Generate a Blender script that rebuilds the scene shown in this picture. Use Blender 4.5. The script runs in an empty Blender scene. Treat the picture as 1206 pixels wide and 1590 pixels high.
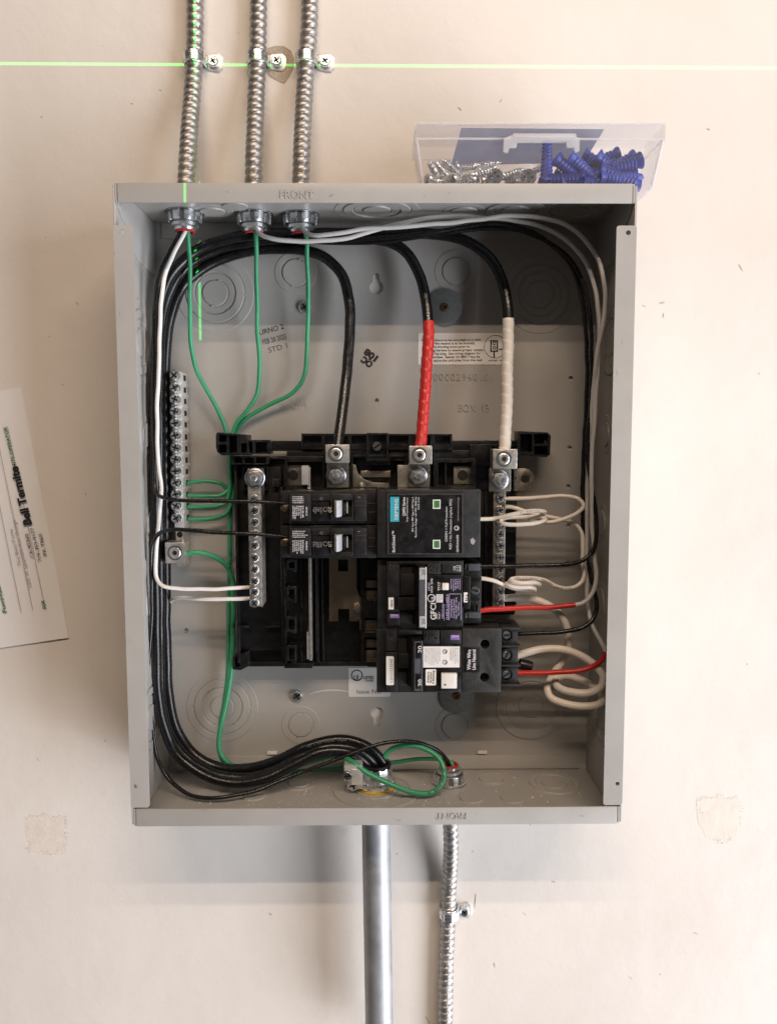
import bpy, bmesh, math, random
from mathutils import Vector, Matrix
from mathutils.geometry import tessellate_polygon
random.seed(7)
R_ = math.radians
SC = bpy.context.scene
COL = SC.collection

# ------------------------------------------------------------------ camera
CAM = Vector((.00326, -.66492, .05231)); PITCH, YAW, ROLL, FPX = -.08772, -.00932, .00122, 1236.73
ROT = Matrix.Rotation(YAW, 3, 'Z') @ Matrix.Rotation(PITCH, 3, 'X') @ Matrix.Rotation(ROLL, 3, 'Y')
cam_d = bpy.data.cameras.new('camera'); cam = bpy.data.objects.new('camera', cam_d); COL.objects.link(cam)
cam_d.sensor_fit = 'HORIZONTAL'; cam_d.sensor_width = 36; cam_d.lens = 36 * FPX / 1206
cam_d.clip_start = .01; cam_d.clip_end = 50
cam.matrix_world = Matrix.Translation(CAM) @ (ROT @ Matrix(((1, 0, 0), (0, 0, -1), (0, 1, 0)))).to_4x4()
SC.camera = cam

# ------------------------------------------------------------------ world and lamps (indoor: two ceiling tubes, an open doorway on the right, an added low fill)
w = bpy.data.worlds.new('World'); SC.world = w; w.use_nodes = True
w.node_tree.nodes['Background'].inputs[0].default_value = (1, .90, .80, 1)
w.node_tree.nodes['Background'].inputs[1].default_value = .055
def area(name, loc, target, sx, sy, power, col):
    l = bpy.data.lights.new(name, 'AREA'); l.shape = 'RECTANGLE'; l.size = sx; l.size_y = sy; l.energy = power; l.color = col
    o = bpy.data.objects.new(name, l); COL.objects.link(o); o.location = loc
    o.rotation_euler = (Vector(target) - Vector(loc)).to_track_quat('-Z', 'Y').to_euler(); return o
area('ceiling_tube', (.22, -1.60, 1.31), (.22, -1.40, 0), 1.7, .035, 20.5, (1, .78, .60))
area('ceiling_tube', (.22, -1.354, 1.31), (.22, -1.15, 0), 1.7, .035, 15.5, (1, .78, .60))
area('doorway_light', (2.45, -1.68, -.42), (0, 0, 0), 1.5, 2.4, 76, (.90, .93, 1))
area('floor_bounce_fill', (2.1, -1.15, -1.8), (0, 0, -.2), 1.6, 1.6, 74, (.94, .94, 1))  # unseen fill lamp added to lighten the shadow under the box
vs = SC.view_settings
vs.view_transform = 'Standard'; vs.look = 'None'; vs.gamma = 1; vs.exposure = -.03; vs.use_curve_mapping = False
SC.cycles.max_bounces = 10; SC.cycles.transparent_max_bounces = 24; SC.cycles.use_denoising = True

# ------------------------------------------------------------------ pixel <-> place helpers (a point on the ray at its own real distance d from the wall)
def ray(px, py): return ROT @ Vector(((px - 603) / FPX, 1, (795 - py) / FPX))
def P(px, py, d):
    r = ray(px, py); return CAM + r * ((-d - CAM.y) / r.y)
def PZ(px, py, z):
    r = ray(px, py); return CAM + r * ((z - CAM.z) / r.z)
def PX(px, py, x):
    r = ray(px, py); return CAM + r * ((x - CAM.x) / r.x)
def mpp(px, py, d): return (P(px + 1, py, d) - P(px, py, d)).length
def rect(x0, y0, x1, y1, d):
    a, b, c, e = P(x0, y0, d), P(x1, y0, d), P(x1, y1, d), P(x0, y1, d)
    return (a.x + e.x) / 2, (b.x + c.x) / 2, (c.z + e.z) / 2, (a.z + b.z) / 2      # X0 X1 Z0 Z1

# ------------------------------------------------------------------ materials
def mat(name, col, rough=.5, metal=0, var=.0, vscale=60, bump=0, bscale=300, spec=.5, alpha=1, coat=0, emit=None, trans=0, rvar=0):
    m = bpy.data.materials.new(name); m.use_nodes = True; nt = m.node_tree; b = nt.nodes['Principled BSDF']
    b.inputs['Base Color'].default_value = (*col, 1); b.inputs['Roughness'].default_value = rough
    b.inputs['Metallic'].default_value = metal; b.inputs['Specular IOR Level'].default_value = spec
    b.inputs['Alpha'].default_value = alpha; b.inputs['Coat Weight'].default_value = coat
    b.inputs['Transmission Weight'].default_value = trans
    if emit: b.inputs['Emission Color'].default_value = (*emit[0], 1); b.inputs['Emission Strength'].default_value = emit[1]
    if var or bump or rvar:
        tc = nt.nodes.new('ShaderNodeNewGeometry')
        n = nt.nodes.new('ShaderNodeTexNoise'); n.inputs['Scale'].default_value = vscale; n.inputs['Detail'].default_value = 6; n.inputs['Roughness'].default_value = .65
        nt.links.new(tc.outputs['Position'], n.inputs['Vector'])
        if var:
            r = nt.nodes.new('ShaderNodeMapRange'); r.inputs['From Min'].default_value = .3; r.inputs['From Max'].default_value = .7
            r.inputs['To Min'].default_value = 1 - var; r.inputs['To Max'].default_value = 1 + var
            nt.links.new(n.outputs['Fac'], r.inputs['Value'])
            mx = nt.nodes.new('ShaderNodeVectorMath'); mx.operation = 'SCALE'; mx.inputs[0].default_value = col
            nt.links.new(r.outputs[0], mx.inputs['Scale']); nt.links.new(mx.outputs[0], b.inputs['Base Color'])
        if rvar:
            r2 = nt.nodes.new('ShaderNodeMapRange'); r2.inputs['From Min'].default_value = .3; r2.inputs['From Max'].default_value = .7
            r2.inputs['To Min'].default_value = max(.03, rough - rvar); r2.inputs['To Max'].default_value = rough + rvar
            nt.links.new(n.outputs['Fac'], r2.inputs['Value']); nt.links.new(r2.outputs[0], b.inputs['Roughness'])
        if bump:
            n2 = nt.nodes.new('ShaderNodeTexNoise'); n2.inputs['Scale'].default_value = bscale; n2.inputs['Detail'].default_value = 4
            nt.links.new(tc.outputs['Position'], n2.inputs['Vector'])
            bp = nt.nodes.new('ShaderNodeBump'); bp.inputs['Strength'].default_value = bump; bp.inputs['Distance'].default_value = .0006
            nt.links.new(n2.outputs['Fac'], bp.inputs['Height']); nt.links.new(bp.outputs[0], b.inputs['Normal'])
    return m
def wall_mat():
    m = mat('wall_paint', (.80, .76, .715), .40, bump=.55, bscale=38)
    nt = m.node_tree; b = nt.nodes['Principled BSDF']; L = nt.links.new
    g = nt.nodes.new('ShaderNodeNewGeometry')
    n = nt.nodes.new('ShaderNodeTexNoise'); n.inputs['Scale'].default_value = 7; n.inputs['Detail'].default_value = 5; L(g.outputs['Position'], n.inputs['Vector'])
    cr = nt.nodes.new('ShaderNodeValToRGB'); cr.color_ramp.elements[0].position = .3; cr.color_ramp.elements[1].position = .75
    cr.color_ramp.elements[0].color = (.735, .685, .63, 1); cr.color_ramp.elements[1].color = (.80, .757, .705, 1); L(n.outputs['Fac'], cr.inputs[0])
    last = cr.outputs[0]
    for sc, thr, colr, amt in ((60, .05, (.33, .25, .19, 1), .6), (17, .020, (.40, .30, .22, 1), .6)):      # specks and dabs of dirt
        v = nt.nodes.new('ShaderNodeTexVoronoi'); v.inputs['Scale'].default_value = sc; L(g.outputs['Position'], v.inputs['Vector'])
        wn = nt.nodes.new('ShaderNodeSeparateColor'); L(v.outputs['Color'], wn.inputs[0])
        c1 = nt.nodes.new('ShaderNodeMath'); c1.operation = 'LESS_THAN'; c1.inputs[1].default_value = thr; L(v.outputs['Distance'], c1.inputs[0])
        c2 = nt.nodes.new('ShaderNodeMath'); c2.operation = 'GREATER_THAN'; c2.inputs[1].default_value = .93; L(wn.outputs[0], c2.inputs[0])
        c3 = nt.nodes.new('ShaderNodeMath'); c3.operation = 'MULTIPLY'; L(c1.outputs[0], c3.inputs[0]); L(c2.outputs[0], c3.inputs[1])
        c4 = nt.nodes.new('ShaderNodeMath'); c4.operation = 'MULTIPLY'; c4.inputs[1].default_value = amt; L(c3.outputs[0], c4.inputs[0])
        mx = nt.nodes.new('ShaderNodeMix'); mx.data_type = 'RGBA'; mx.inputs['B'].default_value = colr
        L(c4.outputs[0], mx.inputs['Factor']); L(last, mx.inputs['A']); last = mx.outputs['Result']
    bp = [q for q in nt.nodes if q.type == 'BUMP'][0]; bp.inputs['Distance'].default_value = .0011     # trowelled skim coat
    n3 = nt.nodes.new('ShaderNodeTexNoise'); n3.inputs['Scale'].default_value = 420; n3.inputs['Detail'].default_value = 3; L(g.outputs['Position'], n3.inputs['Vector'])
    b2 = nt.nodes.new('ShaderNodeBump'); b2.inputs['Strength'].default_value = .35; b2.inputs['Distance'].default_value = .0002
    L(n3.outputs['Fac'], b2.inputs['Height']); L(bp.outputs[0], b2.inputs['Normal']); L(b2.outputs[0], b.inputs['Normal'])
    L(last, b.inputs['Base Color'])
    return m
M = {
 'wall': wall_mat(),
 'plaster': mat('bare_plaster', (.50, .42, .33), .9, var=.25, vscale=900, bump=.8, bscale=1500),
 'scuff': mat('scuff', (.52, .43, .35), .8),
 'residue': mat('tape_residue', (.735, .675, .60), .5, var=.08, vscale=90, bump=.4, bscale=400),
 'spackle': mat('spackle', (.775, .72, .645), .30, var=.06, vscale=60, bump=.5, bscale=120),
 'grey': mat('grey_enamel', (.395, .383, .362), .40, var=.05, vscale=16, bump=.12, bscale=700, rvar=.12),
 'zinc': mat('zinc_plate', (.80, .82, .84), .28, .97, var=.10, vscale=400, rvar=.08),
 'galv': mat('galvanised_steel', (.40, .415, .43), .52, .6, var=.18, vscale=45, rvar=.08, bump=.06, bscale=500),
 'armor': mat('armor_steel', (.50, .48, .46), .47, 1, var=.16, vscale=120, rvar=.07),
 'alu': mat('aluminium', (.70, .67, .62), .32, .85, var=.06, vscale=300, rvar=.08, bump=.1, bscale=1500),
 'gbar': mat('bright_aluminium', (.80, .79, .77), .34, .6, var=.06, vscale=300, rvar=.08, bump=.1, bscale=1500),
 'tin': mat('tinned_bus', (.52, .47, .40), .32, 1, var=.12, vscale=120, rvar=.1),
 'bronze': mat('bus_copper', (.40, .32, .24), .34, 1, var=.15, vscale=100, rvar=.1),
 'steel_dk': mat('steel_dark', (.34, .35, .36), .33, 1, var=.1, vscale=300),
 'washer': mat('washer_steel', (.27, .285, .28), .52, 1, var=.15, vscale=300),
 'rust': mat('bronze_screw', (.20, .10, .045), .45, .7, var=.2, vscale=500),
 'copper': mat('copper', (.65, .30, .15), .35, 1),
 'plastic': mat('black_plastic', (.0075, .0075, .008), .34, var=.45, vscale=130, rvar=.10, bump=.12, bscale=1800),
 'plastic2': mat('black_plastic_matte', (.011, .011, .0115), .42, var=.35, vscale=160, rvar=.08, bump=.2, bscale=2500),
 'dusty': mat('black_plastic_dusty', (.022, .0215, .021), .5, var=.40, vscale=220, rvar=.08, bump=.25, bscale=2500),
 'blue_black': mat('grey_blue_plastic', (.055, .065, .075), .4, var=.15, vscale=200),
 'handle_grey': mat('handle_grey', (.075, .08, .092), .4, var=.15, vscale=300),
 'hole': mat('hole_black', (.004, .004, .004), .7),
 'black_wire': mat('black_insulation', (.006, .006, .0065), .27, bump=.18, bscale=420, rvar=.06, var=.2, vscale=200),
 'white_wire': mat('white_insulation', (.76, .735, .71), .33, var=.04, vscale=60, bump=.06, bscale=500),
 'grey_wire': mat('grey_white_insulation', (.60, .58, .56), .34, var=.05, vscale=60, bump=.06, bscale=500),
 'cream_wire': mat('cream_insulation', (.76, .70, .62), .36, var=.05, vscale=60, bump=.06, bscale=500),
 'green_wire': mat('green_insulation', (.045, .30, .145), .28, var=.08, vscale=80, bump=.08, bscale=500),
 'red_tape': mat('red_tape', (.52, .026, .022), .34, var=.06, vscale=150, bump=.1, bscale=700),
 'white_tape': mat('white_tape', (.78, .74, .67), .45, var=.04, vscale=150, bump=.15, bscale=700),
 'red_bush': mat('red_bushing', (.42, .030, .035), .4),
 'yellow': mat('yellow_ring', (.55, .36, .03), .45, var=.2, vscale=300),
 'paper': mat('paper', (.83, .81, .80), .7, var=.02, vscale=30, bump=.05, bscale=200),
 'sticker': mat('white_sticker', (.76, .74, .71), .45),
 'white_pl': mat('white_plastic', (.72, .70, .65), .4, var=.03, vscale=200),
 'handle_white': mat('handle_white', (.40, .41, .425), .35, var=.15, vscale=300),
 'ink': mat('black_ink', (.015, .015, .016), .6),
 'grey_ink': mat('grey_ink', (.32, .30, .31), .7),
 'stamp_ink': mat('stamp_ink', (.05, .05, .055), .6),
 'green_ink': mat('green_ink', (.03, .16, .06), .6),
 'white_ink': mat('white_ink', (.66, .64, .64), .55),
 'grey_print': mat('grey_print', (.30, .29, .30), .55),
 'purple': mat('purple_print', (.20, .11, .36), .5),
 'lilac': mat('lilac_print', (.46, .38, .60), .5),
 'teal': mat('teal_print', (.035, .33, .42), .45),
 'led': mat('green_window', (.05, .20, .06), .2, coat=.5),
 'emboss': mat('embossed_black', (.045, .043, .042), .5),
 'blue': mat('blue_plastic', (.035, .052, .38), .38, var=.1, vscale=200),
 'blue2': mat('blue_plastic_dark', (.022, .034, .27), .42, var=.1, vscale=200),
 'blue3': mat('blue_plastic_light', (.055, .085, .46), .34, var=.1, vscale=200),
 'card': mat('label_card', (.20, .23, .36), .6, var=.12, vscale=40),
}
def edge_highlight(m, col, radius=.0005):  # paints edges lighter where a highlight would run, broken up by noise
    nt = m.node_tree; b = nt.nodes['Principled BSDF']; L = nt.links.new
    bv = nt.nodes.new('ShaderNodeBevel'); bv.samples = 3; bv.inputs['Radius'].default_value = radius
    g = nt.nodes.new('ShaderNodeNewGeometry'); dt = nt.nodes.new('ShaderNodeVectorMath'); dt.operation = 'DOT_PRODUCT'
    L(bv.outputs[0], dt.inputs[0]); L(g.outputs['True Normal'], dt.inputs[1])
    mr = nt.nodes.new('ShaderNodeMapRange'); mr.inputs['From Min'].default_value = .985; mr.inputs['From Max'].default_value = .80; mr.inputs['To Max'].default_value = .75; L(dt.outputs['Value'], mr.inputs['Value'])
    n = nt.nodes.new('ShaderNodeTexNoise'); n.inputs['Scale'].default_value = 260; L(g.outputs['Position'], n.inputs['Vector'])
    n2 = nt.nodes.new('ShaderNodeMapRange'); n2.inputs['From Min'].default_value = .35; n2.inputs['From Max'].default_value = .65; L(n.outputs['Fac'], n2.inputs['Value'])
    mu = nt.nodes.new('ShaderNodeMath'); mu.operation = 'MULTIPLY'; L(mr.outputs[0], mu.inputs[0]); L(n2.outputs[0], mu.inputs[1])
    mx = nt.nodes.new('ShaderNodeMix'); mx.data_type = 'RGBA'; mx.inputs['B'].default_value = (*col, 1)
    L(mu.outputs[0], mx.inputs['Factor']); L(b.inputs['Base Color'].links[0].from_socket, mx.inputs['A']); L(mx.outputs['Result'], b.inputs['Base Color'])
for k_ in ('plastic', 'plastic2', 'dusty'): edge_highlight(M[k_], (.14, .135, .125))
def feather(m, rough=.5):
    """old filler or glue whose edge thins out unevenly into the wall"""
    nt = m.node_tree; b = nt.nodes['Principled BSDF']; L = nt.links.new
    tc = nt.nodes.new('ShaderNodeTexCoord'); sp = nt.nodes.new('ShaderNodeSeparateXYZ'); L(tc.outputs['Generated'], sp.inputs[0]); ds = []
    for ax in ('X', 'Z'):
        a = nt.nodes.new('ShaderNodeMath'); a.operation = 'SUBTRACT'; a.inputs[1].default_value = .5; L(sp.outputs[ax], a.inputs[0])
        c = nt.nodes.new('ShaderNodeMath'); c.operation = 'ABSOLUTE'; L(a.outputs[0], c.inputs[0]); ds.append(c)
    mxx = nt.nodes.new('ShaderNodeMath'); mxx.operation = 'MAXIMUM'; L(ds[0].outputs[0], mxx.inputs[0]); L(ds[1].outputs[0], mxx.inputs[1])
    n = nt.nodes.new('ShaderNodeTexNoise'); n.inputs['Scale'].default_value = 9; n.inputs['Detail'].default_value = 6; L(tc.outputs['Generated'], n.inputs['Vector'])
    ad = nt.nodes.new('ShaderNodeMath'); ad.operation = 'MULTIPLY_ADD'; ad.inputs[1].default_value = .55; L(n.outputs['Fac'], ad.inputs[0]); L(mxx.outputs[0], ad.inputs[2])
    mr = nt.nodes.new('ShaderNodeMapRange'); mr.inputs['From Min'].default_value = .70; mr.inputs['From Max'].default_value = .73; mr.inputs['To Min'].default_value = 1; mr.inputs['To Max'].default_value = 0; L(ad.outputs[0], mr.inputs['Value']); L(mr.outputs[0], b.inputs['Alpha'])
feather(M['residue']); feather(M['spackle'])
def clear_plastic(name, col, fac):
    m = bpy.data.materials.new(name); m.use_nodes = True; nt = m.node_tree; b = nt.nodes['Principled BSDF']; o = nt.nodes['Material Output']
    b.inputs['Base Color'].default_value = (*col, 1); b.inputs['Roughness'].default_value = .22
    t = nt.nodes.new('ShaderNodeBsdfTransparent'); t.inputs[0].default_value = (.97, .97, .98, 1)
    f = nt.nodes.new('ShaderNodeLayerWeight'); f.inputs[0].default_value = .18
    ad = nt.nodes.new('ShaderNodeMath'); ad.operation = 'ADD'; ad.inputs[1].default_value = fac; ad.use_clamp = True
    mx = nt.nodes.new('ShaderNodeMixShader')
    mu = nt.nodes.new('ShaderNodeMath'); mu.operation = 'MULTIPLY'; mu.inputs[1].default_value = .30; nt.links.new(f.outputs['Facing'], mu.inputs[0]); nt.links.new(mu.outputs[0], ad.inputs[0]); nt.links.new(ad.outputs[0], mx.inputs[0])
    nt.links.new(t.outputs[0], mx.inputs[1]); nt.links.new(b.outputs[0], mx.inputs[2]); nt.links.new(mx.outputs[0], o.inputs[0]); return m
M['clear'] = clear_plastic('clear_plastic', (.78, .78, .79), .035)
M['clear_thick'] = clear_plastic('frosted_plastic', (.78, .78, .80), .35)

# ------------------------------------------------------------------ mesh builder
class MB:
    def __init__(s): s.v = []; s.f = []
    def add(s, v, f):
        o = len(s.v); s.v += [Vector(q) for q in v]; s.f += [tuple(i + o for i in q) for q in f]; return s
    def box(s, x0, x1, d0, d1, z0, z1):
        y0, y1 = -d1, -d0
        return s.add([(x0, y0, z0), (x1, y0, z0), (x1, y1, z0), (x0, y1, z0), (x0, y0, z1), (x1, y0, z1), (x1, y1, z1), (x0, y1, z1)],
                     [(0, 3, 2, 1), (4, 5, 6, 7), (0, 1, 5, 4), (1, 2, 6, 5), (2, 3, 7, 6), (3, 0, 4, 7)])
    def pbox(s, px0, py0, px1, py1, df, db):
        X0, X1, Z0, Z1 = rect(px0, py0, px1, py1, df); return s.box(X0, X1, db, df, Z0, Z1)
    def plate(s, outer, holes, lo, hi, mp=lambda u, v, w: (u, -w, v)):
        loops = [[Vector((a, b, 0)) for a, b in outer]] + [[Vector((a, b, 0)) for a, b in h] for h in holes]
        flat = [p for l in loops for p in l]; tri = tessellate_polygon(loops); n = len(flat)
        V = [mp(p.x, p.y, hi) for p in flat] + [mp(p.x, p.y, lo) for p in flat]; F = []
        for t in tri:
            a, b, c = [flat[i] for i in t]
            if (b - a).cross(c - a).z < 0: t = (t[0], t[2], t[1])
            F.append(tuple(t)); F.append((t[0] + n, t[2] + n, t[1] + n))
        k = 0
        for l in loops:
            m = len(l)
            ar = sum(l[i].x * l[(i + 1) % m].y - l[(i + 1) % m].x * l[i].y for i in range(m))
            hole = k > 0
            for i in range(m):
                a, b = k + i, k + (i + 1) % m
                q = (a, a + n, b + n, b)
                F.append(q if (ar > 0) != hole else q[::-1])
            k += m
        return s.add(V, F)
    def pplate(s, outer, holes, df, db):
        g = lambda L: [((q := P(x, y, df)).x, q.z) for x, y in L]
        return s.plate(g(outer), [g(h) for h in holes], db, df)
    def lathe(s, c, ax, prof, seg=24, cap0=False, cap1=False, sq=1):
        c = Vector(c); ax = Vector(ax).normalized()
        u = ax.orthogonal().normalized(); v = ax.cross(u); V = []; F = []
        for r, h in prof:
            for i in range(seg):
                a = 2 * math.pi * i / seg; V.append(c + ax * h + u * (r * math.cos(a)) + v * (r * math.sin(a)))
        for k in range(len(prof) - 1):
            for i in range(seg):
                j = (i + 1) % seg; F.append((k * seg + i, k * seg + j, (k + 1) * seg + j, (k + 1) * seg + i))
        if cap0: F.append(tuple(range(seg))[::-1])
        if cap1: F.append(tuple((len(prof) - 1) * seg + i for i in range(seg)))
        return s.add(V, F)
    def tube(s, pts, r, seg=12, rf=None, caps=True):
        n = len(pts); T = []
        for i in range(n): T.append((pts[min(i + 1, n - 1)] - pts[max(i - 1, 0)]).normalized())
        u = T[0].orthogonal().normalized(); V = []; F = []; L = 0
        for i in range(n):
            if i: L += (pts[i] - pts[i - 1]).length
            u = (u - T[i] * u.dot(T[i])).normalized(); v = T[i].cross(u)
            for k in range(seg):
                a = 2 * math.pi * k / seg; rr = r if rf is None else rf(L, a)
                V.append(pts[i] + u * (rr * math.cos(a)) + v * (rr * math.sin(a)))
        for i in range(n - 1):
            for k in range(seg):
                j = (k + 1) % seg; F.append((i * seg + k, i * seg + j, (i + 1) * seg + j, (i + 1) * seg + k))
        if caps: F.append(tuple(range(seg))[::-1]); F.append(tuple((n - 1) * seg + k for k in range(seg)))
        return s.add(V, F)
    def mesh(s, name, m, off=Vector((0, 0, 0)), bev=0, ang=38):
        me = bpy.data.meshes.new(name); ang = min(ang, 24) if bev else ang
        me.from_pydata([v - off for v in s.v], [], s.f); me.validate()
        if bev:
            bm = bmesh.new(); bm.from_mesh(me); bmesh.ops.remove_doubles(bm, verts=bm.verts, dist=1e-7)
            ed = [e for e in bm.edges if len(e.link_faces) == 2 and e.calc_face_angle(0) > R_(30)]
            bmesh.ops.bevel(bm, geom=ed, offset=bev, segments=2, profile=.6, affect='EDGES', clamp_overlap=True)
            bm.to_mesh(me); bm.free()
        me.polygons.foreach_set('use_smooth', [True] * len(me.polygons)); me.set_sharp_from_angle(angle=R_(ang))
        me.materials.append(M[m] if isinstance(m, str) else m); return me
def spline(pts, step=.0025):
    """centripetal-ish Catmull-Rom, resampled evenly"""
    p = [Vector(q) for q in pts]; p = [p[0] * 2 - p[1]] + p + [p[-1] * 2 - p[-2]]; out = []
    for i in range(1, len(p) - 2):
        a, b, c, d = p[i - 1:i + 3]; n = max(2, int((c - b).length / step))
        t0 = 0; t1 = max(1e-6, (b - a).length ** .5); t2 = t1 + max(1e-6, (c - b).length ** .5); t3 = t2 + max(1e-6, (d - c).length ** .5)
        for k in range(n):
            t = t1 + (t2 - t1) * k / n
            A1 = a * ((t1 - t) / (t1 - t0)) + b * ((t - t0) / (t1 - t0)); A2 = b * ((t2 - t) / (t2 - t1)) + c * ((t - t1) / (t2 - t1)); A3 = c * ((t3 - t) / (t3 - t2)) + d * ((t - t2) / (t3 - t2))
            B1 = A1 * ((t2 - t) / (t2 - t0)) + A2 * ((t - t0) / (t2 - t0)); B2 = A2 * ((t3 - t) / (t3 - t1)) + A3 * ((t - t1) / (t3 - t1))
            out.append(B1 * ((t2 - t) / (t2 - t1)) + B2 * ((t - t1) / (t2 - t1)))
    out.append(p[-2]); return out

# ------------------------------------------------------------------ objects
WL = {}
def tag(o, label=None, cat=None, group=None, kind=None):
    if label: o['label'] = label
    if cat: o['category'] = cat
    if group: o['group'] = group
    if kind: o['kind'] = kind
    return o
def thing(name, label, cat, loc, group=None):
    o = bpy.data.objects.new(name, None); COL.objects.link(o); o.location = loc; o.empty_display_size = .01
    WL[o.name] = Vector(loc); return tag(o, label, cat, group)
def link(name, me, parent, at=None, rot=None, scale=None, label=None):
    """object with mesh data me; at = place in the world"""
    o = bpy.data.objects.new(name, me); COL.objects.link(o); base = WL[parent.name] if parent else Vector((0, 0, 0))
    if parent: o.parent = parent
    at = base if at is None else Vector(at); o.location = at - base; WL[o.name] = at
    if rot: o.rotation_euler = rot
    if scale: o.scale = scale
    if label: o['label'] = label
    return o
def part(name, mb, m, parent, bev=0, label=None, ang=38):
    return link(name, mb.mesh(name, m, WL[parent.name], bev, ang), parent, label=label)
def solo(name, mb, m, label, cat, group=None, bev=0, base=None):
    b = Vector(base) if base is not None else mb.v[0].copy()
    o = link(name, mb.mesh(name, m, b, bev), None, at=b); return tag(o, label, cat, group)
def circ(cx, cy, r, n=24, a0=0): return [(cx + r * math.cos(a0 + 2 * math.pi * i / n), cy + r * math.sin(a0 + 2 * math.pi * i / n)) for i in range(n)]
def rrect(x0, z0, x1, z1, r, n=5):
    out = []
    for cx, cz, a in ((x1 - r, z1 - r, 0), (x0 + r, z1 - r, 90), (x0 + r, z0 + r, 180), (x1 - r, z0 + r, 270)):
        for i in range(n + 1):
            t = R_(a + 90 * i / n); out.append((cx + r * math.cos(t), cz + r * math.sin(t)))
    return out
TEXTQ = []
def text(s, px, py, cap, d, parent, m='ink', rot=0, width=None, bold=0, ext=.00004, name='lettering', spacing=1):
    TEXTQ.append((s, px, py, cap, d, parent, m, rot, width, bold, ext, name, spacing))
def flush_text():
    tmp = []
    for q in TEXTQ:
        c = bpy.data.curves.new('t', 'FONT'); c.body = q[0]; c.align_x = 'CENTER'; c.align_y = 'CENTER'; c.resolution_u = 3
        c.offset = q[9]; c.space_line = .95; c.space_character = q[12]
        o = bpy.data.objects.new('t', c); COL.objects.link(o); tmp.append(o)
    dg = bpy.context.evaluated_depsgraph_get(); dg.update()
    for o, (s, px, py, cap, d, parent, m, rot, width, bold, ext, name, sp) in zip(tmp, TEXTQ):
        me = bpy.data.meshes.new_from_object(o.evaluated_get(dg))
        vs_ = [v.co.copy() for v in me.vertices]
        if not vs_: continue
        x0, x1 = min(v.x for v in vs_), max(v.x for v in vs_); y0, y1 = min(v.y for v in vs_), max(v.y for v in vs_)
        u = mpp(px, py, d); nl = s.count('\n') + 1
        sy = cap * u / (.70 if nl == 1 else (y1 - y0)); sx = sy if width is None else width * u / (x1 - x0)
        ca, sa = math.cos(R_(rot)), math.sin(R_(rot)); ctr = P(px, py, d); off = WL[parent.name]; cx, cy = (x0 + x1) / 2, (y0 + y1) / 2
        if nl == 1: cy = .35
        b = MB(); F = [tuple(p.vertices) for p in me.polygons]
        V = []
        for v in vs_:
            a, e = (v.x - cx) * sx, (v.y - cy) * sy; V.append((ctr.x + a * ca - e * sa, ctr.y, ctr.z + a * sa + e * ca))
        b.add(V, F)
        if ext > .0001:      # raised lettering: add the sides
            bm = bmesh.new(); tmpm = b.mesh('x', m); bm.from_mesh(tmpm); r = bmesh.ops.extrude_face_region(bm, geom=bm.faces[:])
            bmesh.ops.translate(bm, verts=[g for g in r['geom'] if isinstance(g, bmesh.types.BMVert)], vec=(0, ext, 0))
            bmesh.ops.recalc_face_normals(bm, faces=bm.faces[:])
            bm.to_mesh(tmpm); bm.free(); b = MB(); b.add([v.co.copy() for v in tmpm.vertices], [tuple(p.vertices) for p in tmpm.polygons])
        part(name, b, m, parent, ang=30)
    for o in tmp:
        c = o.data; bpy.data.objects.remove(o); bpy.data.curves.remove(c)
def marks(px0, py0, px1, py1, rows, d, parent, m='white_ink', vertical=False, fill=.62, name='fine_print', gap=(.4, 1.2), seed=0):
    """print too fine to read: rows of short word-long dashes"""
    rnd = random.Random(seed + rows * 31 + int(px0 * 7 + py0)); b = MB()
    L0, L1, A0, A1 = (py0, py1, px0, px1) if vertical else (px0, px1, py0, py1)
    pitch = (A1 - A0) / rows; hgt = pitch * fill
    for r in range(rows):
        a = A0 + pitch * (r + .5); t = L0; end = L1 - rnd.random() * (L1 - L0) * .35
        while t < end:
            l = min(rnd.uniform(.8, 3.2), end - t)
            k = t
            while k < t + l:                       # letters inside the word
                wd = min(rnd.uniform(.35, .7), t + l - k)
                h2 = hgt * rnd.choice((.6, .75, 1)) / 2
                if vertical: q = (a - h2, k, a + h2, k + wd)
                else: q = (k, a - h2, k + wd, a + h2)
                X0, X1, Z0, Z1 = rect(*q, d); b.add([(X0, -d, Z0), (X1, -d, Z0), (X1, -d, Z1), (X0, -d, Z1)], [(0, 1, 2, 3)])
                k += wd + rnd.uniform(.12, .3)
            t += l + rnd.uniform(*gap)
    return part(name, b, m, parent)

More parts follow.
